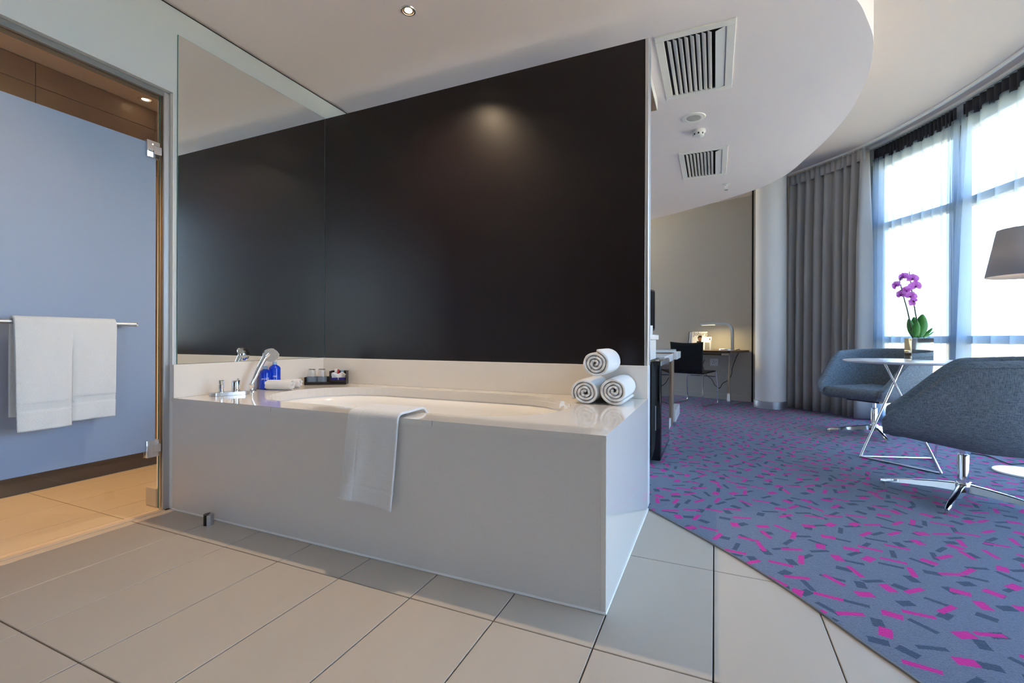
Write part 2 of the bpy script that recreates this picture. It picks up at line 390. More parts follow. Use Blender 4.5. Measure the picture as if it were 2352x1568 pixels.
for i in range(-12, 6):
    x0 = i*TX-.001
    for j in range(-10, 3):
        y0 = TY0+j*TY; y1 = y0+TY; x1 = x0+TX
        if y1 < YBACK: continue
        a0 = x0
        a, b, c, d = x0, x1, y0, y1
        if y1 > YP and x1 > XL: d = min(d, YP)
        if d-c < .02: continue
        if x0 > edge_x(min(max(c, YBACK), 2.62))+.05: continue
        if x1 < -3.78: continue
        a = max(a, -3.776)
        if b <= -2.745 or a >= -2.745: 
            # shower side or bath side
            if a < -2.745 and y1 < .2: continue
            put_tile(a, b, c, d)
        else:
            if y1 > .2: put_tile(a, -2.775, c, d)
            put_tile(-2.715, b, c, d)
# threshold strip under the glass door
struct(MB().rbox(-2.772, -2.718, .2, 1.535, -.012, .001, .001, 1).build('trim_1', M['tile']))
# carpet
poly = [(p.x, p.y) for p in carpet_edge]
cpoly = [(XL, 2.70), (XL, 8.95), (.6, 8.95)] + [(q.x, q.y) for q in (c_off(C_LEN*k_/60, WIN_OFF-.06, 0) for k_ in range(61))] + [(x, y) for x, y in reversed(poly)] + [(-.40, 2.70)]
struct(MB().prism(cpoly, -.010, .006).build('floor_carpet', 'carpet'))
ep = [Vector((p.x, p.y, .003)) for p in carpet_edge]
struct(MB().tube(ep, .0055, 4, square=True).build('trim_2', mat('aluminium carpet edge', rgb(120, 120, 122), .4, .6)))

# ------------------------------------------------------------------ ceilings
bulk = smoothcurve([(-2.70, 7.62), (-1.6, 7.50), (-.919, 7.239), (-.527, 7.01), (-.012, 6.656), (.424, 6.298), (.706, 5.867), (.84, 5.346), (.925, 4.937), (.978, 4.456), (.968, 4.004), (.938, 3.735), (.875, 3.43), (.775, 3.17), (.689, 2.987), (.52, 2.72), (.38, 2.42), (.30, 2.05), (.26, 1.5), (.25, 0), (.25, YBACK)], 8)
bp_ = [(p.x, p.y) for p in bulk]+[(-2.72, YBACK), (-2.72, 7.62)]
struct(MB().prism(bp_, ZC, ZU).build('ceiling_low', 'ceil', smooth=True))
up_ = [(q.x, q.y) for q in (c_off(C_LEN*k_/80, WIN_OFF+.08, 0) for k_ in range(81))]
struct(MB().prism([(-4.0, YBACK-.1), (-4.0, 9.0), (.70, 9.0)]+up_+[(up_[-1][0], YBACK-.1)], ZU, ZU+.1).build('ceiling_high', mat('dimmed ceiling paint', rgb(208, 196, 190), .95)))  # darker copy of the ceiling paint, to dim the upper ceiling

# ------------------------------------------------------------------ bath side wall with the door opening
DY0, DY1, DZ = .10, 1.562, 2.264
wl = MB()
wl.box(XL-.14, XL, YBACK, DY0, 0, ZC-.014).box(XL-.14, XL, DY1, 8.4, 0, ZC-.014).box(XL-.14, XL, DY0, DY1, DZ, ZC-.014)
struct(wl.build('wall_left', 'plaster'))
struct(MB().box(XL-.14, XL-.012, YBACK, 8.4, ZC-.014, ZC).build('gap_shade_top', 'darkgap'))  # dark strip set back at the wall top paints the shadow gap
struct(MB().box(-4.0, 3.0, YBACK-.12, YBACK, 0, ZU).build('wall_back', 'darkwood'))

# shower room beyond the door
SX = -3.776
struct(MB().box(SX-.12, SX-.012, -.1, 2.72, 0, 2.72).build('wall_shower', 'grout'))
wsh = bpy.data.objects['wall_shower']
tw = .655; th = .333
for k in range(-3, 3):
    for r in range(-1, 8):
        y0 = 1.402+k*tw; z1 = 2.458-(r-1)*th+.0; z0 = z1-th
        z0 = max(z0, 0); z1 = min(z1, 2.60)
        if z1-z0 < .02: continue
        a, b = max(y0, -.1), min(y0+tw, 2.6)
        if b-a < .02: continue
        MB().rbox(SX-.012, SX, a+.0018, b-.0018, z0+.0018, z1-.0018, .001, 1).build('tile', 'walltile', wsh)
struct(MB().box(SX-.12, XL-.14, 2.6, 2.72, 0, 2.72).build('wall_shower_end', 'walltile'))
struct(MB().box(SX-.12, XL-.14, -.22, -.1, 0, 2.72).build('wall_shower_near', 'walltile'))
struct(MB().box(SX-.12, XL-.02, -.22, 2.72, 2.602, 2.72).build('ceiling_shower', 'ceil'))
struct(MB().box(XL-.152, XL-.14, DY1+.02, 2.6, 0, 2.60).build('wall_shower_inner', 'walltile'))
MB().rbox(-2.90, -2.80, 1.535, 1.66, 0, .105, .006).build('x', 'tile').name = 'low_block'  # low tile-coloured block inside the shower jamb
struct(bpy.data.objects['low_block'])

# ------------------------------------------------------------------ partition with dark panel
pw = struct(MB().box(XL, XP-.012, YP+.006, YP+.085, 0, ZP).build('wall_partition', 'plaster'))
MB().rbox(XL+.006, XP-.020, YP, YP+.0062, .785, ZP, .001, 1).build('dark_panel', 'panel', pw)
MB().rbox(XP-.020, XP, YP-.002, YP+.087, .785, ZP+.001, .002, 1).build('edge_trim', 'alu', pw)
MB().rbox(XP-.020, XP-.001, YP+.018, YP+.087, 0, .785, .002, 1).build('edge_trim', 'whitelac', pw)
# far desk wall, behind
A0 = Vector((-.627, 8.17)); WN = Vector((.374, .928)); WT = Vector((.928, -.374))   # normal points away from camera
def wallpt(s, off, z): p = A0+WT*s-WN*off; return Vector((p.x, p.y, z))
WT3 = Matrix.Translation((A0.x, A0.y, 0)) @ Matrix.Rotation(atan2(WT.y, WT.x), 4, 'Z')   # local x along wall to the right, local y = into wall
struct(MB().box(-2.4, 1.225, 0, .12, 0, 3.08, WT3).build('wall_desk', 'greywall'))
struct(MB().box(-2.4, 1.225, .02, .12, 3.095, ZU, WT3).build('wall_desk_header', 'ceil'))
struct(MB().box(-2.4, 1.215, -.012, 0, 0, .088, WT3).build('baseboard_desk', 'greywall'))
struct(MB().box(1.226, 1.25, -.02, .12, 0, ZU, WT3).build('gap_shade_side', 'darkgap'))  # near-black strip stands in for the shadow beside the column
struct(MB().box(1.25, 2.1, -.02, .12, 0, ZU, WT3).build('wall_corner', 'greywall'))

# ------------------------------------------------------------------ column
col = sroot('column', (.700, 7.195, 0))
MB().lathe([(.186, .10), (.186, ZU)], 48).build('shaft', mat('white column paint', rgb(242, 240, 236), .6), col, smooth=True, local=True)
MB().lathe([(.186, 0), (.203, 0), (.203, .105), (.198, .108), (.186, .108)], 48, cap=False).build('base_ring', 'alu', col, smooth=True, local=True)

# ------------------------------------------------------------------ curved window wall: bays
def c_find(px):
    """arc length where the pixel column crosses the window line"""
    best = None
    d = ray(px, PCY); k = 0.0
    while k < C_LEN*.6:
        q = c_off(k, WIN_OFF, 0); cr_ = q.x*d.y-q.y*d.x
        if best is None or abs(cr_) < best[0]: best = (abs(cr_), k)
        k += .01
    return best[1]
s0 = c_find(2013); s1 = c_find(2206)
bay = s1-s0
edges = [s0+bay*k for k in range(0, 40) if s0+bay*k < C_LEN-.05]
ZT = [.06, .935, 2.25, 2.975]
wn = 0
solid = MB()
def seg_box(mb, a, b, z0, z1, t0, t1):
    """box along the chord a-b (2-D), from offset t0 to t1 outward"""
    d = (b-a); L_ = d.length; ang = atan2(d.y, d.x); T = Matrix.Translation((a.x, a.y, 0)) @ Matrix.Rotation(ang, 4, 'Z')
    mb.box(0, L_, t0, t1, z0, z1, T)
for a, b in zip(edges, edges[1:]):
    pa = c_off(a, WIN_OFF, 0); pb = c_off(b, WIN_OFF, 0); pa = Vector((pa.x, pa.y)); pb = Vector((pb.x, pb.y))
    wn += 1
    w = sroot('window_%d' % wn, ((pa.x+pb.x)/2, (pa.y+pb.y)/2, 0))
    d = (pb-pa).normalized(); L_ = (pb-pa).length; ang = atan2(d.y, d.x); T = Matrix.Translation((pa.x, pa.y, 0)) @ Matrix.Rotation(ang, 4, 'Z')
    s_ = -1 if (T @ Vector((0, 1, 0))-T @ Vector((0, 0, 0))).dot(Vector((pa.x, pa.y, 0))-Vector((0, 3, 0))) < 0 else 1
    for z in ZT:
        hh = .035 if z in (ZT[0], ZT[3]) else .038
        MB().box(0, L_, -.03, .05, z-hh, z+hh, T).build('transom', 'winframe', w)
    MB().box(-.045, .045, -.035, .06, .0, ZT[3]+.03, T).build('mullion', 'winframe', w)
    for z0, z1 in zip(ZT, ZT[1:]):
        MB().box(.045, L_-.045, .008, .016, z0+.036, z1-.036, T).build('pane', 'winglass', w)
    if (pa.y+pb.y)/2 < 1.0 and not -3.9 < (pa.y+pb.y)/2 < -3.0:
        for ch_ in list(w.children): bpy.data.objects.remove(ch_)
        bpy.data.objects.remove(w); wn -= 1
        seg_box(solid, pa, pb, 0, ZU, -.05, .10); continue  # unseen bays walled up to cut daylight on the bath side
    seg_box(solid, pa, pb, ZT[3]+.03, ZU, -.05, .10); seg_box(solid, pa, pb, -.1, ZT[0]-.03, -.05, .10)
# solid piece between the column and the first bay
k = 0.0
while k < s0-.02:
    pa = c_off(k, WIN_OFF, 0); pb = c_off(min(k+.12, s0), WIN_OFF, 0)
    seg_box(solid, Vector((pa.x, pa.y)), Vector((pb.x, pb.y)), 0, ZU, -.03, .10); k += .12
pa = c_off(edges[-1], WIN_OFF, 0); pb = c_off(C_LEN, WIN_OFF, 0)
seg_box(solid, Vector((pa.x, pa.y)), Vector((pb.x, pb.y)), 0, ZU, -.05, .10)
struct(solid.build('wall_right', 'plaster'))
# land outside, seen far below and hazy
struct(MB().lathe([(0, -14), (90, -14), (600, -13), (1500, -4)], 64).build('ground', 'gndout'))

# ------------------------------------------------------------------ bath
ZD = .605
tub = thing('bathtub', 'built-in white bathtub with stone deck and flat front panel', 'bathtub', ((XL+XP)/2, YF, 0))
MB().rbox(XL+.002, XP-.018, YF+.002, YF+.020, 0, ZD-.022, .001, 1).build('front_panel', 'stonepanel', tub)
MB().rbox(XP-.020, XP, YF, YP-.001, 0, ZD-.020, .0015, 1).build('end_panel', 'stone', tub)
# oval opening: straight sides, rounded ends
OX0, OX1, OY0, OY1, OS = -2.410, -.630, 1.705, 2.475, .43
def oval(inset=0.0, n=48):
    cy = (OY0+OY1)/2; b = (OY1-OY0)/2-inset; a = OS-inset*.9; pts = []
    for k in range(n//2+1):
        t = -pi/2+pi*k/(n//2); pts.append((OX1-OS+a*cos(t), cy+b*sin(t)))
    for k in range(n//2+1):
        t = pi/2+pi*k/(n//2); pts.append((OX0+OS+a*cos(t), cy+b*sin(t)))
    return pts
def rim_strip(mb, inner, x0, x1, y0, y1, z0, z1):
    """deck slab with an oval hole: outer loop found by pushing each inner point to the slab border"""
    cx, cy = (OX0+OX1)/2, (OY0+OY1)/2; outer = []
    n = len(inner)
    for (x, y) in inner:
        dx, dy = x-cx, y-cy; t = 1e9
        if dx > 1e-9: t = min(t, (x1-cx)/dx)
        if dx < -1e-9: t = min(t, (x0-cx)/dx)
        if dy > 1e-9: t = min(t, (y1-cy)/dy)
        if dy < -1e-9: t = min(t, (y0-cy)/dy)
        outer.append([cx+dx*t, cy+dy*t])
    for cxx, cyy in ((x0, y0), (x1, y0), (x1, y1), (x0, y1)):
        i_ = min(range(n), key=lambda q: hypot(outer[q][0]-cxx, outer[q][1]-cyy)); outer[i_] = [cxx, cyy]
    vs = [(x, y, z1) for x, y in inner]+[(x, y, z1) for x, y in outer]+[(x, y, z0) for x, y in inner]+[(x, y, z0) for x, y in outer]
    fs = []
    for q in range(n):
        r_ = (q+1) % n
        fs += [(q, r_, n+r_, n+q), (2*n+r_, 2*n+q, 3*n+q, 3*n+r_), (q, 2*n+q, 2*n+r_, r_), (n+q, n+r_, 3*n+r_, 3*n+q)]
    mb.add(vs, fs)
dk = MB(); rim_strip(dk, oval(), XL+.002, XP, YF-.003, YP-.002, ZD-.022, ZD)
dk.build('deck', 'stone', tub)
inn = MB(); rim_strip(inn, oval(.002), OX0-.06, OX1+.06, OY0-.06, OY1+.06, ZD-.052, ZD-.022); inn.build('deck_lining', 'stone', tub)
MB().box(-1.935, -1.934, YF-.0035, YF-.0028, ZD-.022, ZD, None).build('seam', 'seam', tub)
MB().box(-1.027, -1.026, YF-.0035, YF-.0028, ZD-.022, ZD, None).build('seam', 'darkgap', tub)
bs = MB(); lv = [(-.004, ZD-.052), (-.004, ZD-.058), (.012, ZD-.062), (.03, ZD-.10), (.06, ZD-.22), (.10, ZD-.36), (.15, ZD-.43), (.22, ZD-.46)]
loops = [oval(i_) for i_, z in lv]; n = len(loops[0]); vs = []; fs = []
for lp, (i_, z) in zip(loops, lv): vs += [(x, y, z) for x, y in lp]
for q in range(len(lv)-1):
    for k in range(n): fs.append((q*n+k, q*n+(k+1) % n, (q+1)*n+(k+1) % n, (q+1)*n+k))
fs.append(tuple(range((len(lv)-1)*n, len(lv)*n)))
bs.add(vs, fs); bs.build('basin', 'enamel', tub, smooth='all')
MB().lathe([(.026, 0), (.026, .006), (.02, .009), (0, .009)], 24, (-1.0, 2.09, ZD-.46)).build('drain', 'chrome', tub, smooth=True)
# splash boards
MB().rbox(XL+.002, XL+.020, YF-.001, YP-.02, ZD, .786, .0015, 1).build('splashback', 'stone', tub)
MB().rbox(XL+.002, XP, YP-.020, YP-.0015, ZD, .786, .0015, 1).build('splashback', 'stone', tub)
MB().tube([(XL+.01, YF-.001, .004), (XP-.002, YF-.001, .004), (XP+.002, YP-.01, .004)], .005, 6).build('sealant', 'whiteplastic', tub)

# mirror on the wall above the bath
mr = thing('mirror', 'large frameless wall mirror above the bath beside the dark panel', 'mirror', (XL, 2.1, .787))
MB().box(XL+.001, XL+.0062, 1.578, YP-.002, .787, 2.590).build('glass_edge', 'glassedge', mr)
MB().box(XL+.0062, XL+.0066, 1.5795, YP-.003, .788, 2.589).build('mirror_face', 'mirror', mr)

# ------------------------------------------------------------------ glass door
GX = XL-.052
dr = sroot('door_1', (GX, 1.0, 0))
MB().box(GX-.004, GX+.004, .12, 1.518, .012, 2.236).build('glass_pane', 'glass', dr)
fz0 = onX(170, 1069, GX).z; fz1 = onX(170, 268, GX).z
MB().box(GX+.0042, GX+.0048, .12, 1.500, fz0, fz1).build('frosted_film', 'frost', dr)
MB().box(GX-.003, GX+.003, 1.518, 1.5205, .012, 2.236).build('glass_edge', 'glassedge', dr)
def hinge(zc):
    h = MB().rbox(GX+.005, GX+.017, 1.452, 1.514, zc-.045, zc+.045, .003, 2).build('hinge', 'chrome', dr, smooth=True)
    MB().rbox(GX+.016, GX+.0195, 1.484, 1.522, zc-.022, zc+.022, .0015, 1).build('hinge_knuckle', 'chrome', h)
    MB().rbox(GX-.017, GX-.005, 1.452, 1.514, zc-.045, zc+.045, .003, 2).build('hinge_plate', 'chrome', h)
hinge(onX(360, 348, GX).z); hinge(onX(355, 1028, GX).z)
# rail bar through the glass
BARX = GX+.085; zb = onX(150, 741, BARX).z; yb1 = onX(312, 746, BARX).y; yb0 = onX(-8, 736, BARX).y
rl = MB().lathe([(.0095, 0), (.0095, yb1-yb0)], 20, (BARX, yb0, zb), Matrix.Rotation(-pi/2, 4, 'X')).build('towel_rail', 'steel', dr, smooth=True)
for yy in (yb0+.012, yb1-.03):
    MB().lathe([(.008, 0), (.008, .085)], 16, (GX, yy, zb), Matrix.Rotation(pi/2, 4, 'Y')).build('rail_standoff', 'steel', rl, smooth=True)
for yy in (yb0-.003, yb1-.001):
    MB().lathe([(.0105, 0), (.0105, .006), (.008, .008), (0, .008)], 20, (BARX, yy, zb), Matrix.Rotation(-pi/2, 4, 'X')).build('rail_end_cap', 'chrome', rl, smooth=True)
# jamb profiles
struct(MB().rbox(GX-.014, GX+.026, 1.526, 1.560, 0, DZ-.004, .003, 1).build('door_jamb', 'steel'))
struct(MB().box(XL-.14, XL-.001, DY1-.003, DY1, 0, DZ).build('trim_5', 'whitelac'))
struct(MB().rbox(XL-.004, XL+.003, 1.566, 1.576, 0, .60, .001, 1).build('trim_6', 'alu'))
struct(MB().box(XL-.10, XL-.03, DY0, DY1-.003, DZ-.028, DZ).build('trim_7', 'winframe'))
# ------------------------------------------------------------------ down lights
def downlight(name, loc, label, power, col, spot=True, size=2.2, blend=.85):
    t = thing(name, label, 'light', loc, 0, 'recessed ceiling downlights')
    MB().lathe([(.029, -.001), (.031, -.006), (.038, -.006), (.042, 0)], 32, cap=False).build('bezel', 'alu', t, smooth=True, local=True)
    MB().lathe([(.029, -.0045), (.020, -.0015)], 32, cap=False).build('reflector', 'gold', t, smooth=True, local=True)
    MB().lathe([(0, -.0042), (.014, -.0036), (.021, -.0018)], 24, cap=False).build('bulb', 'lamp_on', t, smooth=True, local=True)
    l = bpy.data.lights.new(name+'_beam', 'SPOT'); l.energy = power; l.color = col; l.spot_size = size; l.spot_blend = blend; l.shadow_soft_size = .022
    lo = bpy.data.objects.new('beam', l); COL.objects.link(lo); lo.parent = t; lo.location = (0, 0, -.012)
    return t
WARM = (1.0, .76, .50)
p = onZ(938, 24, ZC); downlight('downlight', (p.x, p.y, ZC), 'small lit downlight in the white ceiling above the bathtub', 108, WARM)
downlight('downlight', (-3.66, 1.93, 2.602), 'small lit downlight in the ceiling behind the glass shower door', 40, (1.0, .62, .30), size=.85)
downlight('downlight', (-3.30, .75, 2.602), 'extra unseen downlight in the shower ceiling that lights its floor', 220, (1.0, .62, .30), size=1.7)  # unseen lamp put in to light the shower floor
downlight('downlight', (-1.5, -2.4, ZC), 'added unseen downlight in the low ceiling by the dark back wall', 16, (1, .84, .66))  # lamp added out of view to warm the ambient light

# ------------------------------------------------------------------ ceiling fittings
def air_vent(x0, x1, y0, y1, label):
    t = thing('air_vent', label, 'vent', ((x0+x1)/2, (y0+y1)/2, ZC), 0, 'square ceiling air vents')
    z0, z1 = ZC-.010, ZC+.001; fw = .048
    for a, b, c, d in ((x0, x1, y0, y0+fw), (x0, x1, y1-fw, y1), (x0, x0+fw, y0+fw, y1-fw), (x1-fw, x1, y0+fw, y1-fw)):
        MB().rbox(a, b, c, d, z0, z1, .002, 1).build('frame', 'whiteplastic', t)
    MB().box(x0+fw, x1-fw, y0+fw, y1-fw, ZC-.0012, ZC-.0002).build('slat_gap_shade', 'darkgap', t)  # dark sheet in place of the shade behind the slats
    gx0, gx1 = x0+fw+.012, x1-fw-.075; n_ = 8
    for k in range(n_):
        x = gx0+(gx1-gx0)*(k+.5)/n_
        T = Matrix.Translation((x, 0, ZC-.0095)) @ Matrix.Rotation(radians(32), 4, 'Y')
        MB().box(-.0125, .0125, y0+fw+.01, y1-fw-.01, -.001, .001, T).build('slat', 'whiteplastic', t)
    T = Matrix.Translation((x1-fw-.03, 0, ZC-.012)) @ Matrix.Rotation(radians(-20), 4, 'Y')
    MB().box(-.032, .032, y0+fw+.004, y1-fw-.004, -.001, .001, T).build('baffle', mat('grey baffle', rgb(186, 188, 194), .6), t)
    return t
air_vent(-.335, .108, 2.875, 3.655, 'white louvred air vent in the ceiling beside the partition end')
air_vent(-.327, .111, 4.75, 5.545, 'white louvred air vent in the ceiling beyond the smoke detector')
p = onZ(1593, 270, ZC); t = thing('ceiling_speaker', 'round flat white speaker set in the ceiling', 'speaker', (p.x, p.y, ZC))
MB().lathe([(0, -.004), (.055, -.004), (.06, -.008), (.088, -.006), (.093, 0)], 40).build('bezel', 'whiteplastic', t, smooth=True, local=True)
MB().lathe([(0, -.007), (.052, -.0065), (.054, -.003)], 40).build('mesh', 'speakergrey', t, smooth=True, local=True)
p = onZ(1605, 300, ZC); t = thing('smoke_detector', 'white dome smoke detector on the ceiling', 'detector', (p.x, p.y, ZC))
MB().lathe([(.056, 0), (.056, -.018), (.050, -.024), (.040, -.024)], 36).build('base', 'whiteplastic', t, smooth=True, local=True)
MB().lathe([(.048, -.024), (.044, -.046), (.030, -.056), (0, -.057)], 36).build('head', 'whiteplastic', t, smooth=True, local=True)
for k in range(8):
    a = 2*pi*k/8; T = Matrix.Rotation(a, 4, 'Z') @ Matrix.Translation((.0455, 0, -.036)) @ Matrix.Rotation(radians(12), 4, 'Y')
    MB().box(-.002, .002, -.006, .006, -.007, .007, T).build('slot', 'blackplastic', t, local=True)
p = onZ(1668, 423, ZC); t = thing('sprinkler', 'small white fire sprinkler head under the ceiling', 'sprinkler', (p.x, p.y, ZC))
MB().lathe([(.045, 0), (.045, -.004), (.016, -.010), (.016, -.025)], 28).build('flange', 'whiteplastic', t, smooth=True, local=True)
MB().tube([(-.014, 0, -.025), (-.016, 0, -.045), (0, 0, -.062), (.016, 0, -.045), (.014, 0, -.025)], .004, 6).build('yoke', 'whiteplastic', t, local=True)
MB().lathe([(0, -.068), (.02, -.068), (.02, -.062), (0, -.062)], 20).build('deflector', 'chrome', t, local=True)

# wooden pelmet under the ceiling behind the partition
t = thing('ceiling_pelmet', 'wooden pelmet board with white edge fixed under the ceiling', 'pelmet', (-.8, 3.3, 2.66))
MB().box(-1.25, -.404, 2.95, 3.636, 2.662, 2.668).build('underside', 'wood', t)
MB().box(-1.25, -.406, 2.95, 3.638, 2.668, 2.738).build('box', 'wood', t)
MB().rbox(-.406, -.400, 2.95, 3.642, 2.664, 2.738, .001, 1).build('edge_band', 'whitelac', t)

# ------------------------------------------------------------------ towels
def rolled_towel(name, label, cx, cz, y0, y1, R, th_, squash, phase, group, tilt=0.0, turns=None):
    """spiral of cloth with rounded edges; the roll lies along y"""
    gap = .0022; step = th_+gap; nt_ = (R-.008)/step; nseg = int(nt_*26)
    b = MB(); rng = random.Random(int(phase*1000)); vs = []; fs = []
    prof = []          # across the thickness / length section
    h = th_/2
    for s_, ys in ((1, y0), (-1, y1)):
        pass
    K = 6
    for k in range(K): a = pi/2+pi*k/(K-1); prof.append((h*.98*sin(a), y0+.004+.010*(1-0)*(cos(a)) ))
    for k in range(K): a = -pi/2+pi*k/(K-1); prof.append((h*.98*sin(a), y1-.004+.010*cos(a)))
    n_ = len(prof); w1, w2 = rng.uniform(0, 6), rng.uniform(0, 6)
    for i_ in range(nseg+1):
        t = i_/nseg; ang = phase+2*pi*nt_*t; r0 = .006+(R-h-.006)*t
        r_ = r0*(1+.05*(1-t)*sin(3*ang+w1)+.022*sin(2*ang+w2))
        ed = .004*sin(5*ang+w1)
        for dr_, y in prof:
            rr = r_+dr_; yy = y+(ed if y < (y0+y1)/2 else -ed)
            # slight belly in the middle
            vs.append(Vector((cx+rr*cos(ang)*(1+squash), yy, cz+rr*sin(ang)*(1-squash)+tilt*(yy-y0))))
    for i_ in range(nseg):
        for k in range(n_):
            a = i_*n_+k; c = i_*n_+(k+1) % n_; fs.append((a, c, c+n_, a+n_))
    fs.append(tuple(range(n_))); fs.append(tuple(range(nseg*n_, (nseg+1)*n_)))
    zmin = min(v.z for v in vs); vs = [v+Vector((0, 0, cz-R*(1-squash)-zmin)) if False else v for v in vs]
    b.add(vs, fs); o = b.build(name, 'terry', smooth='all', origin=(cx, (y0+y1)/2, zmin))
    o.modifiers.new('fuzz', 'SUBSURF').levels = 1; o.modifiers['fuzz'].render_levels = 1
    tx = bpy.data.textures.new('terry_fuzz', 'CLOUDS'); tx.noise_scale = .006; d = o.modifiers.new('nap', 'DISPLACE'); d.texture = tx; d.strength = .0022; d.texture_coords = 'LOCAL'
    return tag(o, label, 'towel', group), zmin
RT = .0745
def set_roll(px, pz_, label, sq, ph):
    o, zm = rolled_towel('rolled_towel', label, px, pz_, 2.272, 2.572, RT, .0165, sq, ph, 'rolled bath towels stacked on the bath deck')
    return o
lx = onY(1343, 897, 2.272); rx = onY(1408, 897, 2.272); tx_ = onY(1367, 838, 2.272)
o1 = set_roll(lx.x, ZD+RT+.002, 'rolled white towel at the base of the stack, by the tub opening', .02, .3)
o2 = set_roll(rx.x+.004, ZD+RT+.002, 'rolled white towel at the base of the stack, by the deck end', .02, 2.1)
o3 = set_roll(tx_.x, ZD+RT+.002+.128, 'rolled white towel lying on top of two others on the bath deck', .03, 4.4)
for o_ in (o1, o2): o_.location.z += (ZD+.001)-o_.location.z
# small face cloth rolls
def small_roll(p0, p1, R, label, ph):
    a, b2 = Vector(p0), Vector(p1); L_ = (b2-a).length
    o, zm = rolled_towel('face_cloth', label, 0, R, 0, L_, R, .0075, .0, ph, 'small rolled face cloths by the blue bottles')
    # roll modelled along y: turn it
    ang = atan2((b2-a).y, (b2-a).x)-pi/2
    o.location = (a+b2)/2; o.location.z = ZD+.001; o.rotation_euler = (0, 0, ang)
    return o
q1 = onZ(667, 895, ZD)+Vector((.025, -.01, 0)); q0 = q1+Vector((-.155, -.045, 0))
small_roll(q1, q0, .034, 'small rolled white face cloth in front of the blue bottles', .8)
r1 = onZ(687, 889, ZD); r1 = Vector((-2.500, 2.225, 0)); small_roll(r1, r1+Vector((-.10, -.030, 0)), .031, 'small rolled white face cloth lying towards the black tray', 2.6)

# towel over the bath edge
def drape(name, path, x_of, nx, label, cat, m, thick=.010, wav=None, mods=True, group=None):
    at_, L_ = along([Vector(p) for p in path], .01)
    nv = 70
    def fn(u, v):
        p, d = at_(v*L_); x = x_of(u, v)
        n = Vector((-d.y, d.x)); k = wav(u, v) if wav else 0
        return Vector((x, p.x+n.x*k, p.y+n.y*k))
    b = MB().grid(fn, nx, nv)
    lo = min(b.v, key=lambda q: q.z); c = sum((v for v in b.v), Vector())/len(b.v)
    o = b.build(name, m, smooth='all', origin=(c.x, c.y, lo.z))
    o.modifiers.new('thickness', 'SOLIDIFY').thickness = thick; o.modifiers['thickness'].offset = 1
    if mods: o.modifiers.new('soft', 'SUBSURF').levels = 1; o.modifiers['soft'].render_levels = 1
    return tag(o, label, cat, group)
yf = YF-.014
path = [(OY0+.055, ZD-.035), (OY0+.018, ZD+.008), (OY0-.01, ZD+.014), (YF+.06, ZD+.012), (YF+.012, ZD+.012), (YF-.010, ZD+.004), (yf, ZD-.03), (yf-.003, ZD-.12), (yf-.006, ZD-.25), (yf-.012, .245)]
path = [(p.x, p.y) for p in smoothcurve(path, 5)]
tl = onY(803, 945, yf); tr_ = onY(917, 955, yf); bl = onY(789, 1135, yf); br = onY(905, 1162, yf)
def xof(u, v):
    t = max(0, (v-.38)/.62); a = tl.x+(bl.x-tl.x)*t; b_ = tr_.x+(br.x-tr_.x)*t; return a+(b_-a)*u
def wv(u, v):
    t = max(0, (v-.4)/.6)
    w = .006*sin(u*7+1)*t + .004*sin(u*15+v*6)*t - .010*t*(u-.5)
    w += -.0045*math.exp(-((u-.24)/.012)**2)                          # fold line
    w += -.004*math.exp(-((v-.885)/.006)**2)                           # woven border
    if v > .965: w += .0016*sin(u*160)
    return w
o = drape('hand_towel', path, xof, 90, 'white hand towel hanging over the front edge of the bathtub', 'towel', 'terry', .011, lambda u, v: -wv(u, v))
# bottom slant
for v in o.data.vertices:
    wz = v.co.z+o.location.z; wx = v.co.x+o.location.x
    t = max(0, (ZD-.05-wz)/(ZD-.05-.245)); v.co.z -= .020*t*((wx-bl.x)/(br.x-bl.x))
# folded second layer behind: closing lip on the deck side
# towel on the door rail
TXW = BARX
pa = onX(32, 730, TXW+.02); pb = onX(267, 738, TXW+.02)
zbot = onX(60, 990, TXW+.02).z; zbot2 = onX(250, 972, TXW+.02).z; zmid = onX(165, 985, TXW+.02).z
rr = .020
pth = [(TXW-rr, zb-.40), (TXW-rr-.002, zb-.25), (TXW-rr, zb-.03), (TXW-rr*.72, zb+.008), (TXW, zb+.0185), (TXW+rr*.72, zb+.008), (TXW+rr, zb-.03), (TXW+rr+.004, zb-.25), (TXW+rr+.004, zbot)]
sc_ = smoothcurve(pth, 7); at_, L_ = along(sc_, .01)
hang = [0]
def towel_fn(u, v):
    p, d = at_(v*L_); n = Vector((d.y, -d.x)); n = -n
    t = max(0, (v-.52)/.48)
    y = pa.y+(pb.y-pa.y)*u + .012*t*(u-.5)*-1
    w = .010*t*sin(u*5.2+.6) - .012*math.exp(-((u-.535)/.022)**2)*min(1, max(0, t*3))*1.0 + .003*sin(u*21+v*7)*t
    for c in (.745, .775, .805): 
        if t > 0: w -= .005*math.exp(-((t-c)/.008)**2)
    z = p.y
    if t > .0: z += t*(.018 if u > .54 else .0)
    return Vector((p.x+w*(1 if v > .5 else 0), y, z))
b = MB().grid(towel_fn, 100, 150)
o = b.build('bath_towel', 'terry', smooth='all', origin=(TXW, (pa.y+pb.y)/2, zbot))
o.modifiers.new('thickness', 'SOLIDIFY').thickness = .013; o.modifiers['thickness'].offset = 0
tag(o, 'white bath towel folded over the steel rail of the glass door', 'towel')

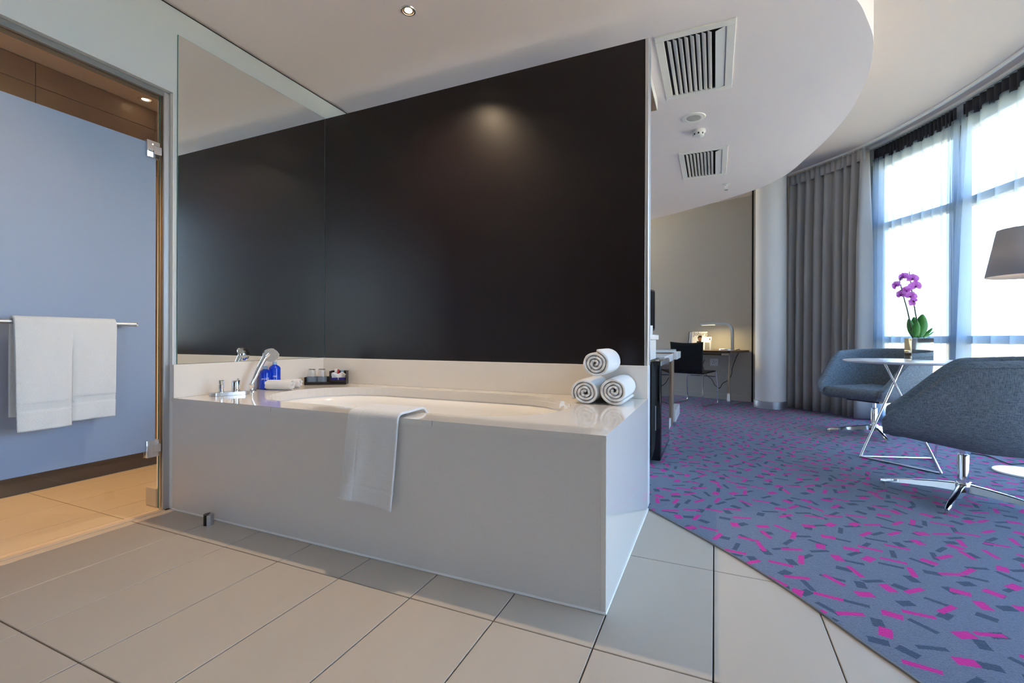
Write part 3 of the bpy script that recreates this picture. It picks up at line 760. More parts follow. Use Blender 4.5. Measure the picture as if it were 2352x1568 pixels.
# ------------------------------------------------------------------ bath taps and shower
pc = onZ(516, 905, ZD); pc = Vector((-2.545, 1.775, ZD))
t = thing('bath_mixer', 'chrome two-handle bath mixer on an oblong plate on the deck', 'tap', pc)
def stadium(w, d, n=12): return [(w/2-d/2+d/2*cos(a), d/2*sin(a)) for a in [(-pi/2+pi*k/n) for k in range(n+1)]]+[(-w/2+d/2+d/2*cos(a), d/2*sin(a)) for a in [(pi/2+pi*k/n) for k in range(n+1)]]
RM = Matrix.Rotation(radians(66), 4, 'Z')
MB().prism(stadium(.20, .075), .001, .019, RM).build('base_plate', 'satinchrome', t, smooth=True, local=True)
def at_mix(d): q = RM @ Vector((d, 0, 0)); return (q.x, q.y, .019)
h = MB().lathe([(.017, 0), (.017, .004), (.012, .006), (.012, .022), (.0145, .024), (.0145, .042), (.011, .044), (.011, .048), (.0145, .050), (.0145, .066), (.012, .068), (0, .068)], 24, at_mix(-.042)).build('diverter_knob', 'chrome', t, smooth=True, local=True)
q = at_mix(.030)
h = MB().lathe([(.024, 0), (.024, .006), (.022, .008), (.022, .060), (.020, .064), (0, .065)], 28, q).build('mixer_body', 'chrome', t, smooth=True, local=True)
MB().tube([(q[0], q[1], .072), (q[0]+.012, q[1]-.006, .079), (q[0]+.050, q[1]-.022, .092)], [.010, .008, .0055], 10).build('lever', 'chrome', h, smooth=True, local=True)

ps = Vector((-2.590, 1.945, ZD)); t = thing('hand_shower', 'chrome hand shower standing in its holder on the bath deck', 'shower', ps)
MB().lathe([(.028, .001), (.028, .005), (.022, .008), (.014, .010), (.013, .030), (.016, .034), (.016, .05), (0, .05)], 28).build('holder', 'chrome', t, smooth=True, local=True)
top = onX(612, 822, ps.x+.03)-ps
hd = smoothcurve([(0, 0, .045), (.004, .020, .09), (.008, .050, .15), (.012, .082, .205), (.022, .100, .232)], 6)
MB().tube(hd, [.0115+.006*k/(len(hd)-1) for k in range(len(hd))], 16).build('handle', 'chrome', t, smooth=True, local=True)
T = Matrix.Translation((.030, .118, .228)) @ Matrix.Rotation(radians(-18), 4, 'Z') @ Matrix.Rotation(radians(62), 4, 'Y')
HT = Matrix.Translation((.026, .112, .222)) @ Vector((.72, -.48, -.42)).normalized().to_track_quat('Z', 'Y').to_matrix().to_4x4()
MB().lathe([(0, -.036), (.018, -.034), (.036, -.022), (.047, -.004), (.048, .006), (.045, .010)], 32, T=HT).build('head', 'chrome', t, smooth=True, local=True)
fc = MB().lathe([(.045, .0095), (.043, .012), (0, .0135)], 32, T=HT).build('spray_face', 'speakergrey', t, smooth=True, local=True)
nz = MB()
for r_, n_ in ((.012, 6), (.023, 12), (.034, 18)):
    for k in range(n_):
        a = 2*pi*k/n_; nz.lathe([(.0014, .011), (.0010, .0155), (0, .0157)], 6, T=HT @ Matrix.Translation((r_*cos(a), r_*sin(a), 0)))
o = nz.build('spray_nozzles', 'steel', fc, local=True)

# ------------------------------------------------------------------ blue bottles
def txt(name, body, size, m, parent, T, depth_=.0003):
    cu = bpy.data.curves.new(name, 'FONT'); cu.body = body; cu.size = size; cu.extrude = depth_; cu.align_x = 'CENTER'
    ob = bpy.data.objects.new(name, cu); COL.objects.link(ob); dg = bpy.context.evaluated_depsgraph_get(); me = bpy.data.meshes.new_from_object(ob.evaluated_get(dg))
    bpy.data.objects.remove(ob); me.transform(T); me.materials.clear(); me.materials.append(M[m])
    o = bpy.data.objects.new(name, me); COL.objects.link(o); o.parent = parent; return o
def bottle(p, label, word, R=.034, H=.122):
    t = thing('pump_bottle', label, 'bottle', p, 0, 'cobalt blue toiletry bottles on the bath deck')
    b = MB().lathe([(0, 0), (R-.004, 0), (R, .004), (R, H-.022), (R-.006, H-.010), (.014, H), (.012, H+.004), (0, H+.004)], 36).build('bottle', 'blue', t, smooth=True, local=True)
    c = MB().lathe([(.0135, H+.003), (.0135, H+.020), (.012, H+.022), (0, H+.022)], 24).build('cap', 'cap', t, smooth=True, local=True)
    ang = atan2(-p[1], -p[0])
    T = Matrix.Rotation(ang, 4, 'Z') @ Matrix.Translation((R+.0003, 0, H*.50)) @ Matrix.Rotation(pi/2, 4, 'Z') @ Matrix.Rotation(pi/2, 4, 'X')
    o = txt('lettering', word, .016, 'print', t, T)
    # wrap the word round the bottle
    for v in o.data.vertices:
        q = Matrix.Rotation(-ang, 4, 'Z') @ v.co; a = q.y/R; q2 = Vector(((q.x)*cos(a), (q.x)*sin(a), q.z)); v.co = Matrix.Rotation(ang, 4, 'Z') @ q2
    return t
b1_ = onX(609, 870, -2.640); b2_ = onX(631, 860, -2.634)
bottle((-2.640, b1_.y, ZD+.001), 'blue pump bottle with white print standing behind the hand shower', 'pro2.0', .035, .125)
bottle((-2.634, b2_.y, ZD+.001), 'taller blue bottle with pale cap standing beside the hand shower head', 'rep', .035, .150)

# ------------------------------------------------------------------ tray with glasses and sachets
TR = Matrix.Rotation(radians(33), 4, 'Z')
pt = Vector((-2.525, 2.478, ZD+.001))
t = thing('amenity_tray', 'dark divided amenity tray in the corner of the bath deck', 'tray', pt, radians(33))
MB().rbox(-.140, .140, -.045, .045, 0, .008, .002, 1).build('base', 'trayblack', t, local=True)
for a in ((-.140, .140, -.045, -.041, .008, .020), (-.140, -.136, -.041, .045, .008, .052), (-.136, .03, .041, .045, .008, .052), (.136, .140, -.041, .045, .008, .094), (.03, .136, .041, .045, .008, .094), (.026, .030, -.041, .041, .008, .094), (.03, .136, -.045, -.041, .008, .032)):
    MB().box(*a).build('side', 'trayblack', t, local=True)
M['drinkglass'] = thin_glass('drinking glass', (0.93, 0.95, .97, 1), 1.6)
for k, (gx, lab) in enumerate(((-.100, 'upturned clear drinking glass in the tray at its outer end'), (-.032, 'upturned clear drinking glass in the tray beside the sachets'))):
    gp = pt+TR @ Vector((gx, -.002, .009)); gt = thing('drinking_glass', lab, 'glass', gp, 0, 'upturned drinking glasses in the tray')
    MB().lathe([(.033, 0), (.033, .040), (.031, .052), (.026, .075), (.0245, .094), (.022, .096), (0, .096)], 28, cap=False).build('bowl', 'drinkglass', gt, smooth=True, local=True)
    MB().lathe([(.0235, .0945), (.0255, .0965), (.0235, .0985), (.021, .0965), (.0235, .0945)], 28, cap=False).build('foot_rim', 'glassedge' if False else 'chrome', gt, smooth=True, local=True)
    MB().lathe([(.0338, .0), (.0338, .044)], 28, cap=False).build('paper_band', cloth_light('pale paper band', rgb(170, 190, 210), .45, .4), gt, smooth=True, local=True)
def traybox(x0, x1, y0, y1, z0, z1, name, m, label, cat, tilt=0):
    c = pt+TR @ Vector(((x0+x1)/2, (y0+y1)/2, z0))
    o = MB().rbox(-(x1-x0)/2, (x1-x0)/2, -(y1-y0)/2, (y1-y0)/2, 0, z1-z0, .0015, 1).build(name, m, origin=None)
    o.location = c; o.rotation_euler = (tilt, 0, radians(33)); ROOT[o.name] = Matrix.Translation(c) @ Matrix.Rotation(radians(33), 4, 'Z'); return tag(o, label, cat)
traybox(.034, .080, -.030, -.018, .010, .047, 'soap_box', 'indigo', 'small indigo soap carton in the tray next to the glasses', 'carton')
traybox(.086, .132, -.030, -.018, .010, .048, 'soap_box', 'indigo', 'small indigo soap carton in the tray at the wall corner', 'carton')
# crinkled sachet
c = pt+TR @ Vector((.083, -.008, .010)); sb = MB()
sb.grid(lambda u, v: Vector(((u-.5)*.100*(1+.05*sin(v*9)), .004*sin(u*9)*sin(v*5)+.0035*cos(pi*(u-.5))*cos(pi*(v-.5)), v*.068+.006*sin(u*11)*v)), 26, 14)
o = sb.build('sachet', 'paper', smooth='all'); o.location = c; o.rotation_euler = (0, 0, radians(33)); o.modifiers.new('t', 'SOLIDIFY').thickness = .004
tag(o, 'crinkled white paper sachet standing behind the indigo cartons', 'sachet')
o = traybox(.070, .082, .012, .018, .010, .104, 'nail_file', 'red', 'red nail file packet standing up in the tray', 'packet')
o = traybox(.048, .068, .020, .026, .010, .106, 'comb_packet', 'paper', 'white comb packet standing up in the tray', 'packet')
o = traybox(.090, .112, .022, .028, .010, .098, 'cotton_packet', 'cap', 'pale blue packet leaning in the tray behind the sachet', 'packet')

# ------------------------------------------------------------------ door stop on the tiles
p = onZ(479, 1204); t = thing('door_stop', 'small black and steel door stop on the floor tiles', 'door stop', (p.x, p.y, 0))
a0 = radians(-55)
half = [(.022*cos(a0+pi*k/14), .022*sin(a0+pi*k/14)) for k in range(15)]
half2 = [(.022*cos(a0+pi+pi*k/14), .022*sin(a0+pi+pi*k/14)) for k in range(15)]
MB().prism(half, 0.0005, .050).build('steel_half', 'steel', t, smooth=True, local=True)
MB().prism(half2, 0.0005, .052).build('rubber_half', 'blackplastic', t, smooth=True, local=True)

# ------------------------------------------------------------------ minibar fridge and sideboard along the partition line
t = thing('minibar_fridge', 'black glass-door minibar fridge standing at the partition end', 'fridge', (-.62, 3.93, .006))
X1 = -.362
MB().rbox(-.90, X1-.075, 3.56, 4.27, .03, .765, .006, 2).build('body', 'blackplastic', t)
d_ = MB().rbox(X1-.07, X1, 3.545, 4.255, .035, .770, .008, 2).build('door', 'gloss_black', t, smooth=True)
MB().box(X1-.001, X1+.0015, 3.59, 4.215, .075, .735).build('door_glass', thin_glass('dark door glass', (.35, .4, .45, 1), 2.5), d_)
MB().rbox(X1-.001, X1+.003, 3.548, 4.252, .735, .768, .001, 1).build('door_trim', 'steel', d_)
MB().rbox(X1-.030, X1-.004, 3.5435, 3.5460, .27, .43, .001, 1).build('recess_shade', 'darkgap', d_)  # flat dark plate paints the shade of a grip cut-out
MB().tube([(X1-.034, 3.541, .26), (X1-.034, 3.541, .44)], .003, 6).build('handle', 'steel', d_)
MB().lathe([(.012, 0), (.012, .012), (.004, .014)], 12, (X1-.03, 3.60, .764)).build('hinge_cap', 'steel', t)
for x, y in ((-.86, 3.60), (-.47, 3.60), (-.86, 4.22), (-.47, 4.22)): MB().lathe([(.018, .006), (.018, .034)], 12, (x, y, 0)).build('foot', 'blackplastic', t)
# tall white unit with shelf above the fridge
t = thing('media_cabinet', 'white media cabinet behind the partition carrying a shelf', 'cabinet', (-.62, 3.15, .006))
MB().rbox(-.90, -.455, 2.80, 3.53, .006, .79, .003, 1).build('body', 'whitelac', t)
MB().rbox(-.90, -.394, 2.80, 3.53, .79, .928, .003, 1).build('upper_box', 'whitelac', t)
MB().rbox(-.90, -.381, 2.80, 3.59, .928, .963, .003, 1).build('shelf', 'whitelac', t)
MB().box(-.456, -.453, 2.82, 3.16, .05, .78).build('door', 'whitelac', t)
MB().box(-.456, -.453, 3.17, 3.51, .05, .78).build('door', 'whitelac', t)
t = thing('television', 'flat black television seen from its edge above the white shelf', 'television', (-.475, 3.19, .964), radians(-12))
tv = MB().rbox(-.035, .0, -.36, .36, .03, .33, .012, 3).build('screen_body', 'gloss_black', t, local=True, smooth=True)
MB().box(.0, .0012, -.345, .345, .045, .315).build('screen', 'gloss_black', tv, local=True)
MB().rbox(-.07, .02, -.06, .06, 0, .012, .003, 1).build('stand', 'blackplastic', t, local=True)
MB().rbox(-.03, -.01, -.03, .03, .01, .05, .002, 1).build('neck', 'blackplastic', t, local=True)
t = thing('sideboard', 'oak and white sideboard standing beyond the black fridge', 'sideboard', (-.65, 5.2, .006))
MB().rbox(-.95, -.46, 4.32, 5.22, .05, .70, .002, 1).build('body', 'wood', t)
MB().rbox(-.95, -.405, 4.30, 5.22, .705, .778, .003, 1).build('top', 'whitelac', t)
MB().rbox(-.95, -.425, 4.32, 5.22, .006, .09, .003, 1).build('plinth', 'whitelac', t)
MB().rbox(-.95, -.420, 5.225, 5.47, .006, .785, .002, 1).build('wood_divider', 'wood', t)
MB().rbox(-.95, -.385, 5.475, 6.10, .705, .785, .003, 1).build('top', 'whitelac', t)
MB().rbox(-.95, -.46, 5.475, 6.08, .05, .70, .002, 1).build('body', 'wood', t)
MB().rbox(-.95, -.395, 5.475, 6.10, .006, .13, .003, 1).build('plinth', 'whitelac', t)
for y0, y1 in ((4.34, 4.77), (4.78, 5.20)): MB().rbox(-.462, -.450, y0, y1, .10, .695, .002, 1).build('door', 'wood', t)
t = thing('coffee_mug', 'small white mug on the white shelf beside the television', 'mug', (-.415, 3.31, .964))
MB().lathe([(0, 0), (.020, 0), (.023, .004), (.024, .062), (.022, .062), (.021, .006), (0, .005)], 24).build('cup', 'whiteplastic', t, smooth=True, local=True)
MB().tube([(0, -.023, .05), (0, -.038, .048), (0, -.040, .03), (0, -.032, .016), (0, -.023, .014)], .0035, 8).build('handle', 'whiteplastic', t, smooth=True, local=True)
# striped folder
p = Vector((-.56, 5.75, .7855)); t = thing('remote_folder', 'striped grey folder lying on the sideboard', 'folder', p, radians(12))
MB().rbox(-.11, .13, -.14, .14, 0, .018, .004, 1).build('cover', 'whiteplastic', t, local=True)
for k in range(5): MB().rbox(-.11, .132, -.12+k*.055, -.085+k*.055, .0185, .032-.002*k, .002, 1).build('page_stack', 'paper' if k % 2 else 'speakergrey', t, local=True)

# ------------------------------------------------------------------ desk by the far wall
DL = WT3   # local x along wall (to the right), local y into the wall; desk corner near column
Pc = Vector((.193, 7.026)); sx = (Pc-A0).dot(WT); dpt = -(Pc-A0).dot(WN)
desk = thing('writing_desk', 'walnut topped writing desk with chrome square legs at the grey wall', 'desk', tuple(wallpt(sx-.65, .375, .006)), atan2(WT.y, WT.x))
zt = .775
MB().rbox(-.65, .652, -.375, .36, zt-.038, zt-.006, .002, 1).build('top', 'darkwood', desk, local=True)
def legframe(x, nm='leg_frame'):
    MB().tube([(x, -.35, .012), (x, -.35, zt-.058), (x, .33, zt-.058), (x, .33, .012)], .034, 4, closed=True, square=True).build(nm, 'chrome', desk, local=True)
legframe(.628); legframe(-.62)
MB().tube([(-.62, -.35, zt-.058), (.628, -.35, zt-.058)], .018, 4, square=True).build('rail', 'chrome', desk, local=True)
DM = ROOT[desk.name]
# chair
Cb = Vector((-.142, 6.83)); crot = atan2(WT.y, WT.x)
chl = Cb+WT*(-.235)+WN*.26
ch = thing('desk_chair', 'black shell side chair with chrome sled legs at the desk', 'chair', (chl.x, chl.y, .006), crot)
MB().grid(lambda u, v: Vector(((u-.5)*(.43+.045*v), -.235-.035*v+.03*(2*u-1)**2*-1+.03, .455+.42*v+.018*(2*u-1)**2*v)), 15, 12).build('backrest', 'blackplastic', ch, smooth='all', local=True, mods=(('SOLIDIFY', {'thickness': .012, 'offset': 0}),))
MB().grid(lambda u, v: Vector(((u-.5)*(.44-.03*v), -.21+.45*v, .452+.018*v-.012*sin(pi*u)*sin(pi*v))), 12, 12).build('seat', 'blackplastic', ch, smooth='all', local=True, mods=(('SOLIDIFY', {'thickness': .016, 'offset': 0}),))
for s_ in (-1, 1):
    x = .225*s_
    MB().tube(smoothcurve([(x, -.235, .44), (x, -.245, .20), (x, -.25, .03), (x, -.235, .008)], 3)+[Vector((x, .25, .008))]+smoothcurve([(x, .265, .03), (x, .245, .25), (x*.93, .225, .455)], 3), .0085, 8).build('sled_leg', 'chrome', ch, smooth=True, local=True)
MB().tube([(-.22, .235, .39), (.22, .235, .39)], .006, 8).build('stretcher', 'chrome', ch, local=True)
# lamp
def dk3(x, y, z): return DM @ Vector((x, y, z))
lb = WT*0
Lq = depth(1676, 805, 1.0)
def on_desk(px, off):      # place on the desk top at a wall offset, from a pixel column
    d = ray(px, PCY); n = Vector((WN.x, WN.y, 0)); P0 = Vector((A0.x, A0.y, 0))-n*off; tt = P0.dot(n)/d.dot(n); q = d*tt; return Vector((q.x, q.y, zt-.0005))
bp0 = on_desk(1672, .40)
lamp = thing('desk_lamp', 'silver arched desk lamp shining on the desk', 'lamp', bp0, crot)
MB().lathe([(.105, 0), (.105, .020), (.100, .024), (0, .024)], 40, (-.02, 0, 0)).build('base', 'alu', lamp, smooth=True, local=True)
arm = [Vector((.065, 0, .02)), Vector((.063, 0, .25))]+[Vector((.063-.11+.11*cos(a), 0, .28+.11*sin(a))) for a in [pi/2*k/8 for k in range(9)]]+[Vector((-.20, 0, .392)), Vector((-.40, 0, .385))]
am = MB(); 
for i_ in range(len(arm)-1):
    pass
def strip(pts, w, th_):
    vs = []; fs = []; m_ = len(pts)
    for i_, p in enumerate(pts):
        d = (pts[min(i_+1, m_-1)]-pts[max(i_-1, 0)]).normalized(); n_ = Vector((-d.z, 0, d.x))
        wi = w*(1-.35*i_/(m_-1))
        for a, b_ in ((-1, -1), (1, -1), (1, 1), (-1, 1)): vs.append(p+Vector((0, a*wi/2, 0))+n_*(b_*th_/2))
    for i_ in range(m_-1):
        for k in range(4): fs.append((i_*4+k, i_*4+(k+1) % 4, i_*4+4+(k+1) % 4, i_*4+4+k))
    fs += [(0, 1, 2, 3), tuple(range((m_-1)*4, m_*4))]; return vs, fs
am.add(*strip(arm, .05, .028)); am.build('arm', 'alu', lamp, smooth=True, local=True)
MB().box(-.385, -.19, -.012, .012, .3705, .374).build('light_strip', mat('lamp strip glow', (1, .85, .5, 1), .5, emit=(1, .82, .45, 1), estr=3), lamp, local=True)
l = bpy.data.lights.new('desk_lamp_light', 'AREA'); l.energy = 4.2; l.color = (1, .80, .40); l.shape = 'RECTANGLE'; l.size = .2; l.size_y = .03
lo = bpy.data.objects.new('desk_lamp_beam', l); COL.objects.link(lo); lo.parent = lamp; lo.location = (-.26, 0, .360)
# magazines in a holder
mp_ = on_desk(1606, .20); mg = thing('magazine', 'magazine with a portrait cover and the title Joburg standing on the desk', 'magazine', mp_, crot+radians(4))
mt = Matrix.Rotation(radians(-12), 4, 'X')
MB().rbox(-.125, .105, -.004, .004, 0, .285, .001, 1, mt).build('cover', 'paper', mg, local=True)
txt('lettering', 'Joburg', .082, 'ink', mg, mt @ Matrix.Translation((-.0, -.0045, .222)) @ Matrix.Rotation(pi/2, 4, 'X'))
pr = MB().lathe([(0, 0), (.030, .0)], 20, T=mt @ Matrix.Translation((.0, -.0048, .165)) @ Matrix.Rotation(pi/2, 4, 'X')).build('portrait', 'skin', mg, local=True)
MB().lathe([(0, 0), (.036, .0)], 20, T=mt @ Matrix.Translation((.0, -.0046, .188)) @ Matrix.Rotation(pi/2, 4, 'X')).build('portrait_hair', 'hairink', mg, local=True)
MB().box(-.045, .045, -.0052, -.0044, .10, .135, mt).build('portrait_collar', 'hairink', mg, local=True)
bk = thing('black_folder', 'thin black folder standing behind the magazine on the desk', 'folder', tuple(on_desk(1600, .13)), crot)
MB().rbox(-.15, .08, -.008, .004, 0, .285, .002, 1, mt).build('cover', 'blackplastic', bk, local=True)
MB().rbox(-.135, .07, -.013, -.009, .004, .28, .001, 1, mt).build('sheet', 'paper', bk, local=True)
cd = thing('hotel_card', 'plain white card standing in front of the magazine on the desk', 'card', tuple(on_desk(1622, .26)), crot)
MB().rbox(-.085, .065, -.003, .003, 0, .20, .001, 1, mt).build('card', 'paper', cd, local=True)
MB().box(.03, .055, -.0038, -.003, .15, .18, mt).build('printed_mark', 'ink', cd, local=True)
nb = thing('note_box', 'small pale grey note box standing on the desk by the card', 'box', tuple(on_desk(1625, .33)), crot)
MB().rbox(-.035, .035, -.02, .02, 0, .115, .002, 1).build('box', 'speakergrey', nb, local=True)
MB().rbox(.036, .05, -.018, .02, 0, .145, .002, 1).build('leaflet', 'paper', nb, local=True)
# socket and cords
so = thing('wall_socket', 'square white three-pin wall socket below the desk', 'socket', tuple(wallpt((wallpt(0, 0, 0)*0+Vector(onZ(1641, 830, .575))).to_2d().dot(WT)*0, 0, 0)))
ss = ((Vector((-.001, 7.92)))-A0).dot(WT)
so.location = wallpt(ss, .004, .575); so.rotation_euler = (0, 0, crot); ROOT[so.name] = Matrix.Translation(so.location) @ Matrix.Rotation(crot, 4, 'Z')
MB().rbox(-.062, .062, -.012, .003, -.055, .055, .003, 1).build('plate', 'whiteplastic', so, local=True)
for x, z in ((-.02, -.012), (.006, -.012), (-.007, .018), (.03, .01)): MB().lathe([(0, 0), (.006, 0)], 12, T=Matrix.Translation((x, -.0125, z)) @ Matrix.Rotation(pi/2, 4, 'X')).build('pin_hole', 'blackplastic', so, local=True)
def ww(px, py, off):
    d = ray(px, py); n = Vector((WN.x, WN.y, 0)); P0 = Vector((A0.x, A0.y, 0))-n*off; tt = P0.dot(n)/d.dot(n); return EYEV+d*tt
cp = smoothcurve([ww(1688, 805, .34), ww(1697, 802, .30), ww(1699, 806, .10), ww(1692, 818, .06), ww(1682, 845, .05), ww(1680, 860, .05), ww(1672, 873, .05), ww(1660, 880, .05), ww(1653, 891, .05), ww(1642, 884, .05), ww(1634, 870, .05), ww(1622, 860, .05), ww(1614, 840, .05), ww(1618, 826, .05)], 5)
MB().tube(cp, .005, 6).build('cord', 'cordblack', lamp, smooth=True)

# ------------------------------------------------------------------ curtains
def pleats(name, s_a, s_b, off, z0, z1, n_pl, amp, m, label, cat, seed, head=None, flare=.0, group=None, lean=.0, dense=10, bunch=.7, reps=1):
    rng = random.Random(seed)
    ph = [rng.uniform(-.9, .9) for _ in range(n_pl+2)]; am_ = [rng.uniform(.55, 1.15) for _ in range(n_pl+2)]
    sl = [rng.uniform(-.6, .6) for _ in range(n_pl+2)]
    t = thing(name, label, cat, tuple(c_off((s_a+s_b)/2, off, z0)), 0, group)
    def prof(u, v):
        k = u*n_pl; i_ = int(min(n_pl-1, k)); f_ = k-i_
        w = lambda arr: arr[i_]*(1-f_)+arr[i_+1]*f_
        vv = 1-v                                   # 0 top 1 bottom
        a = 2*pi*k+w(ph)*(.4+1.3*vv)+w(sl)*vv*1.6
        A = amp*w(am_)*(.55+.45*min(1, vv*3))
        return sin(a)*A + .3*A*sin(2*a+1), cos(a)*A*.55
    def fn(u, v):
        d_out, d_al = prof(u, v)
        ub = u if head is None else u-bunch*sin(2*pi*u*reps)/(2*pi*reps)
        s = s_a+(s_b-s_a)*ub+d_al*(.8 if head is None else 2.2)+lean*(1-v)*(u-.5)
        return c_off(s, off+d_out*(1+flare*(1-v)), z0+(z1-z0)*v)
    MB().grid(fn, n_pl*dense, 16).build('drape' if head is None else 'voile', m, t, smooth='all', mods=() if head else (('SOLIDIFY', {'thickness': .004, 'offset': 0}),))
    if head:
        zh0, zh1, hm, nh = head
        def hf(u, v):
            s = s_a+(s_b-s_a)*u; a = 2*pi*nh*u; return c_off(s+.006*cos(a), off-.006+.012*sin(a), zh0+(zh1-zh0)*v)
        MB().grid(hf, nh*8, 3).build('heading_tape', hm, t, smooth='all', mods=(('SOLIDIFY', {'thickness': .003, 'offset': 0}),))
    return t
def c_px(px, off):
    best = None; d = ray(px, PCY); k = 0.0
    while k < C_LEN*.6:
        q = c_off(k, off, 0); c_ = abs(q.x*d.y-q.y*d.x)
        if best is None or c_ < best[0]: best = (c_, k)
        k += .005
    return best[1]
sa = c_px(1803, -.05); sb_ = c_px(1990, -.05)
pleats('grey_curtain', sa, sb_, -.05, .02, 3.14, 9, .065, 'curtain', 'grey full-length pleated curtain hanging beside the white column', 'curtain', 5, flare=.2, dense=18)
cur = bpy.data.objects['grey_curtain']
def hfun(u, v):
    s = sa+(sb_-sa)*u; a = 2*pi*16*u; return c_off(s+.008*cos(a), -.075+.016*sin(a), 3.02+.13*v)
MB().grid(hfun, 150, 3).build('heading_tape', 'curtain', cur, smooth='all', mods=(('SOLIDIFY', {'thickness': .004, 'offset': 0}),))
s2 = c_px(2196, .08)
pleats('sheer_curtain', c_px(2006, .08), s2, .08, .02, 3.03, 13, .04, 'sheer', 'pale blue sheer curtain hanging next to the grey curtain', 'curtain', 11, head=(3.00, 3.145, 'heading', 22), group='sheer curtains at the curved window', dense=16)
pleats('sheer_curtain', s2+.07, s2+3.4, .08, .02, 3.03, 30, .045, 'sheer', 'pale blue sheer curtain hanging behind the floor lamp', 'curtain', 23, head=(3.00, 3.145, 'heading', 46), group='sheer curtains at the curved window', lean=.25, dense=16, reps=4)
rail = MB()
def rails(off, w):
    vs = []; fs = []; n_ = 160
    for k in range(n_+1):
        s = .15+(C_LEN*.62)*k/n_
        for do, z in ((-w, ZU), (w, ZU), (w, ZU-.022), (-w, ZU-.022)): vs.append(c_off(s, off+do, z))
    for k in range(n_):
        for j in range(4): fs.append((k*4+j, k*4+(j+1) % 4, k*4+4+(j+1) % 4, k*4+4+j))
    fs += [(0, 1, 2, 3), tuple(range(n_*4, n_*4+4))]; rail.add(vs, fs)
rails(-.06, .014); rails(.08, .014)
t = thing('curtain_track', 'white curved double curtain track along the ceiling edge', 'track', tuple(c_off(3, 0, ZU-.03)))
rail.build('track', 'whiteplastic', t, smooth=True)
k = 0
for s in [sa+(sb_-sa)*(q+.5)/16 for q in range(16)]:
    p = c_off(s, -.06, 0); MB().box(p.x-.005, p.x+.005, p.y-.005, p.y+.005, 3.145, ZU-.02).build('glider', 'whiteplastic', t)

# ------------------------------------------------------------------ round table, orchid
def LD(lat, dep): q = _r*lat+_f*dep; return Vector((q.x, q.y, 0))
tcen = LD(3.00, 3.47)
tab = thing('coffee_table', 'round white table on crossed chrome wire legs between two armchairs', 'table', (tcen.x, tcen.y, .006))
MB().lathe([(0, .752), (.40, .752), (.415, .757), (.42, .764), (.418, .770), (.41, .772), (0, .772)], 72).build('top', 'whitelac', tab, smooth=True, local=True)
bot = [LD(-.25, .17), LD(-.04, -.29), LD(.28, .11)]
base_pts = [Vector((q.x, q.y, .008)) for q in bot]
for q, base in enumerate(base_pts):
    a = atan2(bot[q].dot(_f), bot[q].dot(_r))-radians(83); tp = LD(.2*cos(a), .2*sin(a)); tp.z = .752
    MB().tube([base, tp], .0085, 10).build('leg', 'chrome', tab, smooth=True, local=True)
    MB().tube([base, base_pts[(q+1) % 3]], .0075, 10).build('floor_bar', 'chrome', tab, smooth=True, local=True)
MB().lathe([(0, .744), (.215, .744), (.215, .752), (0, .752)], 36).build('top_plate', 'steel', tab, local=True)
DPL = 3.36
pcor = depth(2094, 826, DPL); vdir = ray(2108, 778); vdir = Vector((vdir.x, vdir.y, 0)).normalized(); vper = Vector((vdir.y, -vdir.x, 0))
al = radians(20); ex = (vper*cos(al)+vdir*sin(al)); ey = (-vper*sin(al)+vdir*cos(al)); S_ = .128
pc_ = Vector((pcor.x, pcor.y, .7785))+ex*S_/2+ey*S_/2
zpt = .945
pl = thing('orchid_planter', 'mirrored square planter standing on the round white table', 'planter', tuple(pc_), atan2(ex.y, ex.x))
hs = S_/2; hh = zpt-.7785
for a in ((-hs, hs, -hs, -hs+.006), (-hs, hs, hs-.006, hs), (-hs, -hs+.006, -hs+.006, hs-.006), (hs-.006, hs, -hs+.006, hs-.006)):
    MB().rbox(a[0], a[1], a[2], a[3], 0, hh, .001, 1).build('side', 'planter', pl, local=True)
MB().box(-hs+.006, hs-.006, -hs+.006, hs-.006, 0, .008).build('base', 'planter', pl, local=True)
MB().grid(lambda u, v: Vector(((u-.5)*(S_-.014), (v-.5)*(S_-.014), hh-.006+.006*sin(u*13)*sin(v*11))), 10, 10).build('moss', 'moss', pl, smooth='all', local=True)
orc = thing('orchid', 'purple moth orchid with two flower stems and broad leaves', 'plant', (pc_.x, pc_.y, zpt-.01))
cen_d = (pc_).dot(_f)
def OP(px, py, dd=0.0): return depth(px, py, cen_d+dd)
def leaf(base, tip, width, bend, seed):
    base, tip = Vector(base), Vector(tip); d = tip-base; L_ = d.length; side = d.cross(vdir).normalized()
    nrm = side.cross(d).normalized()
    def fn(u, v):
        w = width*sin(pi*min(1, .12+.88*v)**.8)**.75*(1 if v < .98 else .4); w = width*(max(0, sin(pi*(v*.93+.05))))**.7
        p = base+d*v+nrm*bend*sin(pi*v)
        return p+side*(u-.5)*2*w+nrm*(.35*w*(2*u-1)**2)
    MB().grid(fn, 9, 16).build('leaf', 'leaf', orc, smooth='all', mods=(('SOLIDIFY', {'thickness': .003, 'offset': 0}),))
leaf(OP(2112, 775), OP(2119, 722), .038, .01, 1)
leaf(OP(2106, 775, .0), OP(2099, 728, .03), .026, -.01, 2)
leaf(OP(2098, 775, .02), OP(2087, 732, .02), .022, .0, 3)
leaf(OP(2101, 775, -.02), OP(2106, 738, -.03), .022, .0, 4)
leaf(OP(2120, 775), OP(2142, 753, -.03), .010, .012, 5)
leaf(OP(2124, 776), OP(2147, 760, .02), .005, .02, 6)
st1 = smoothcurve([OP(2110, 776), OP(2107, 745), OP(2102, 715), OP(2098, 690), OP(2094, 665), OP(2091, 645), OP(2088, 623)], 6)
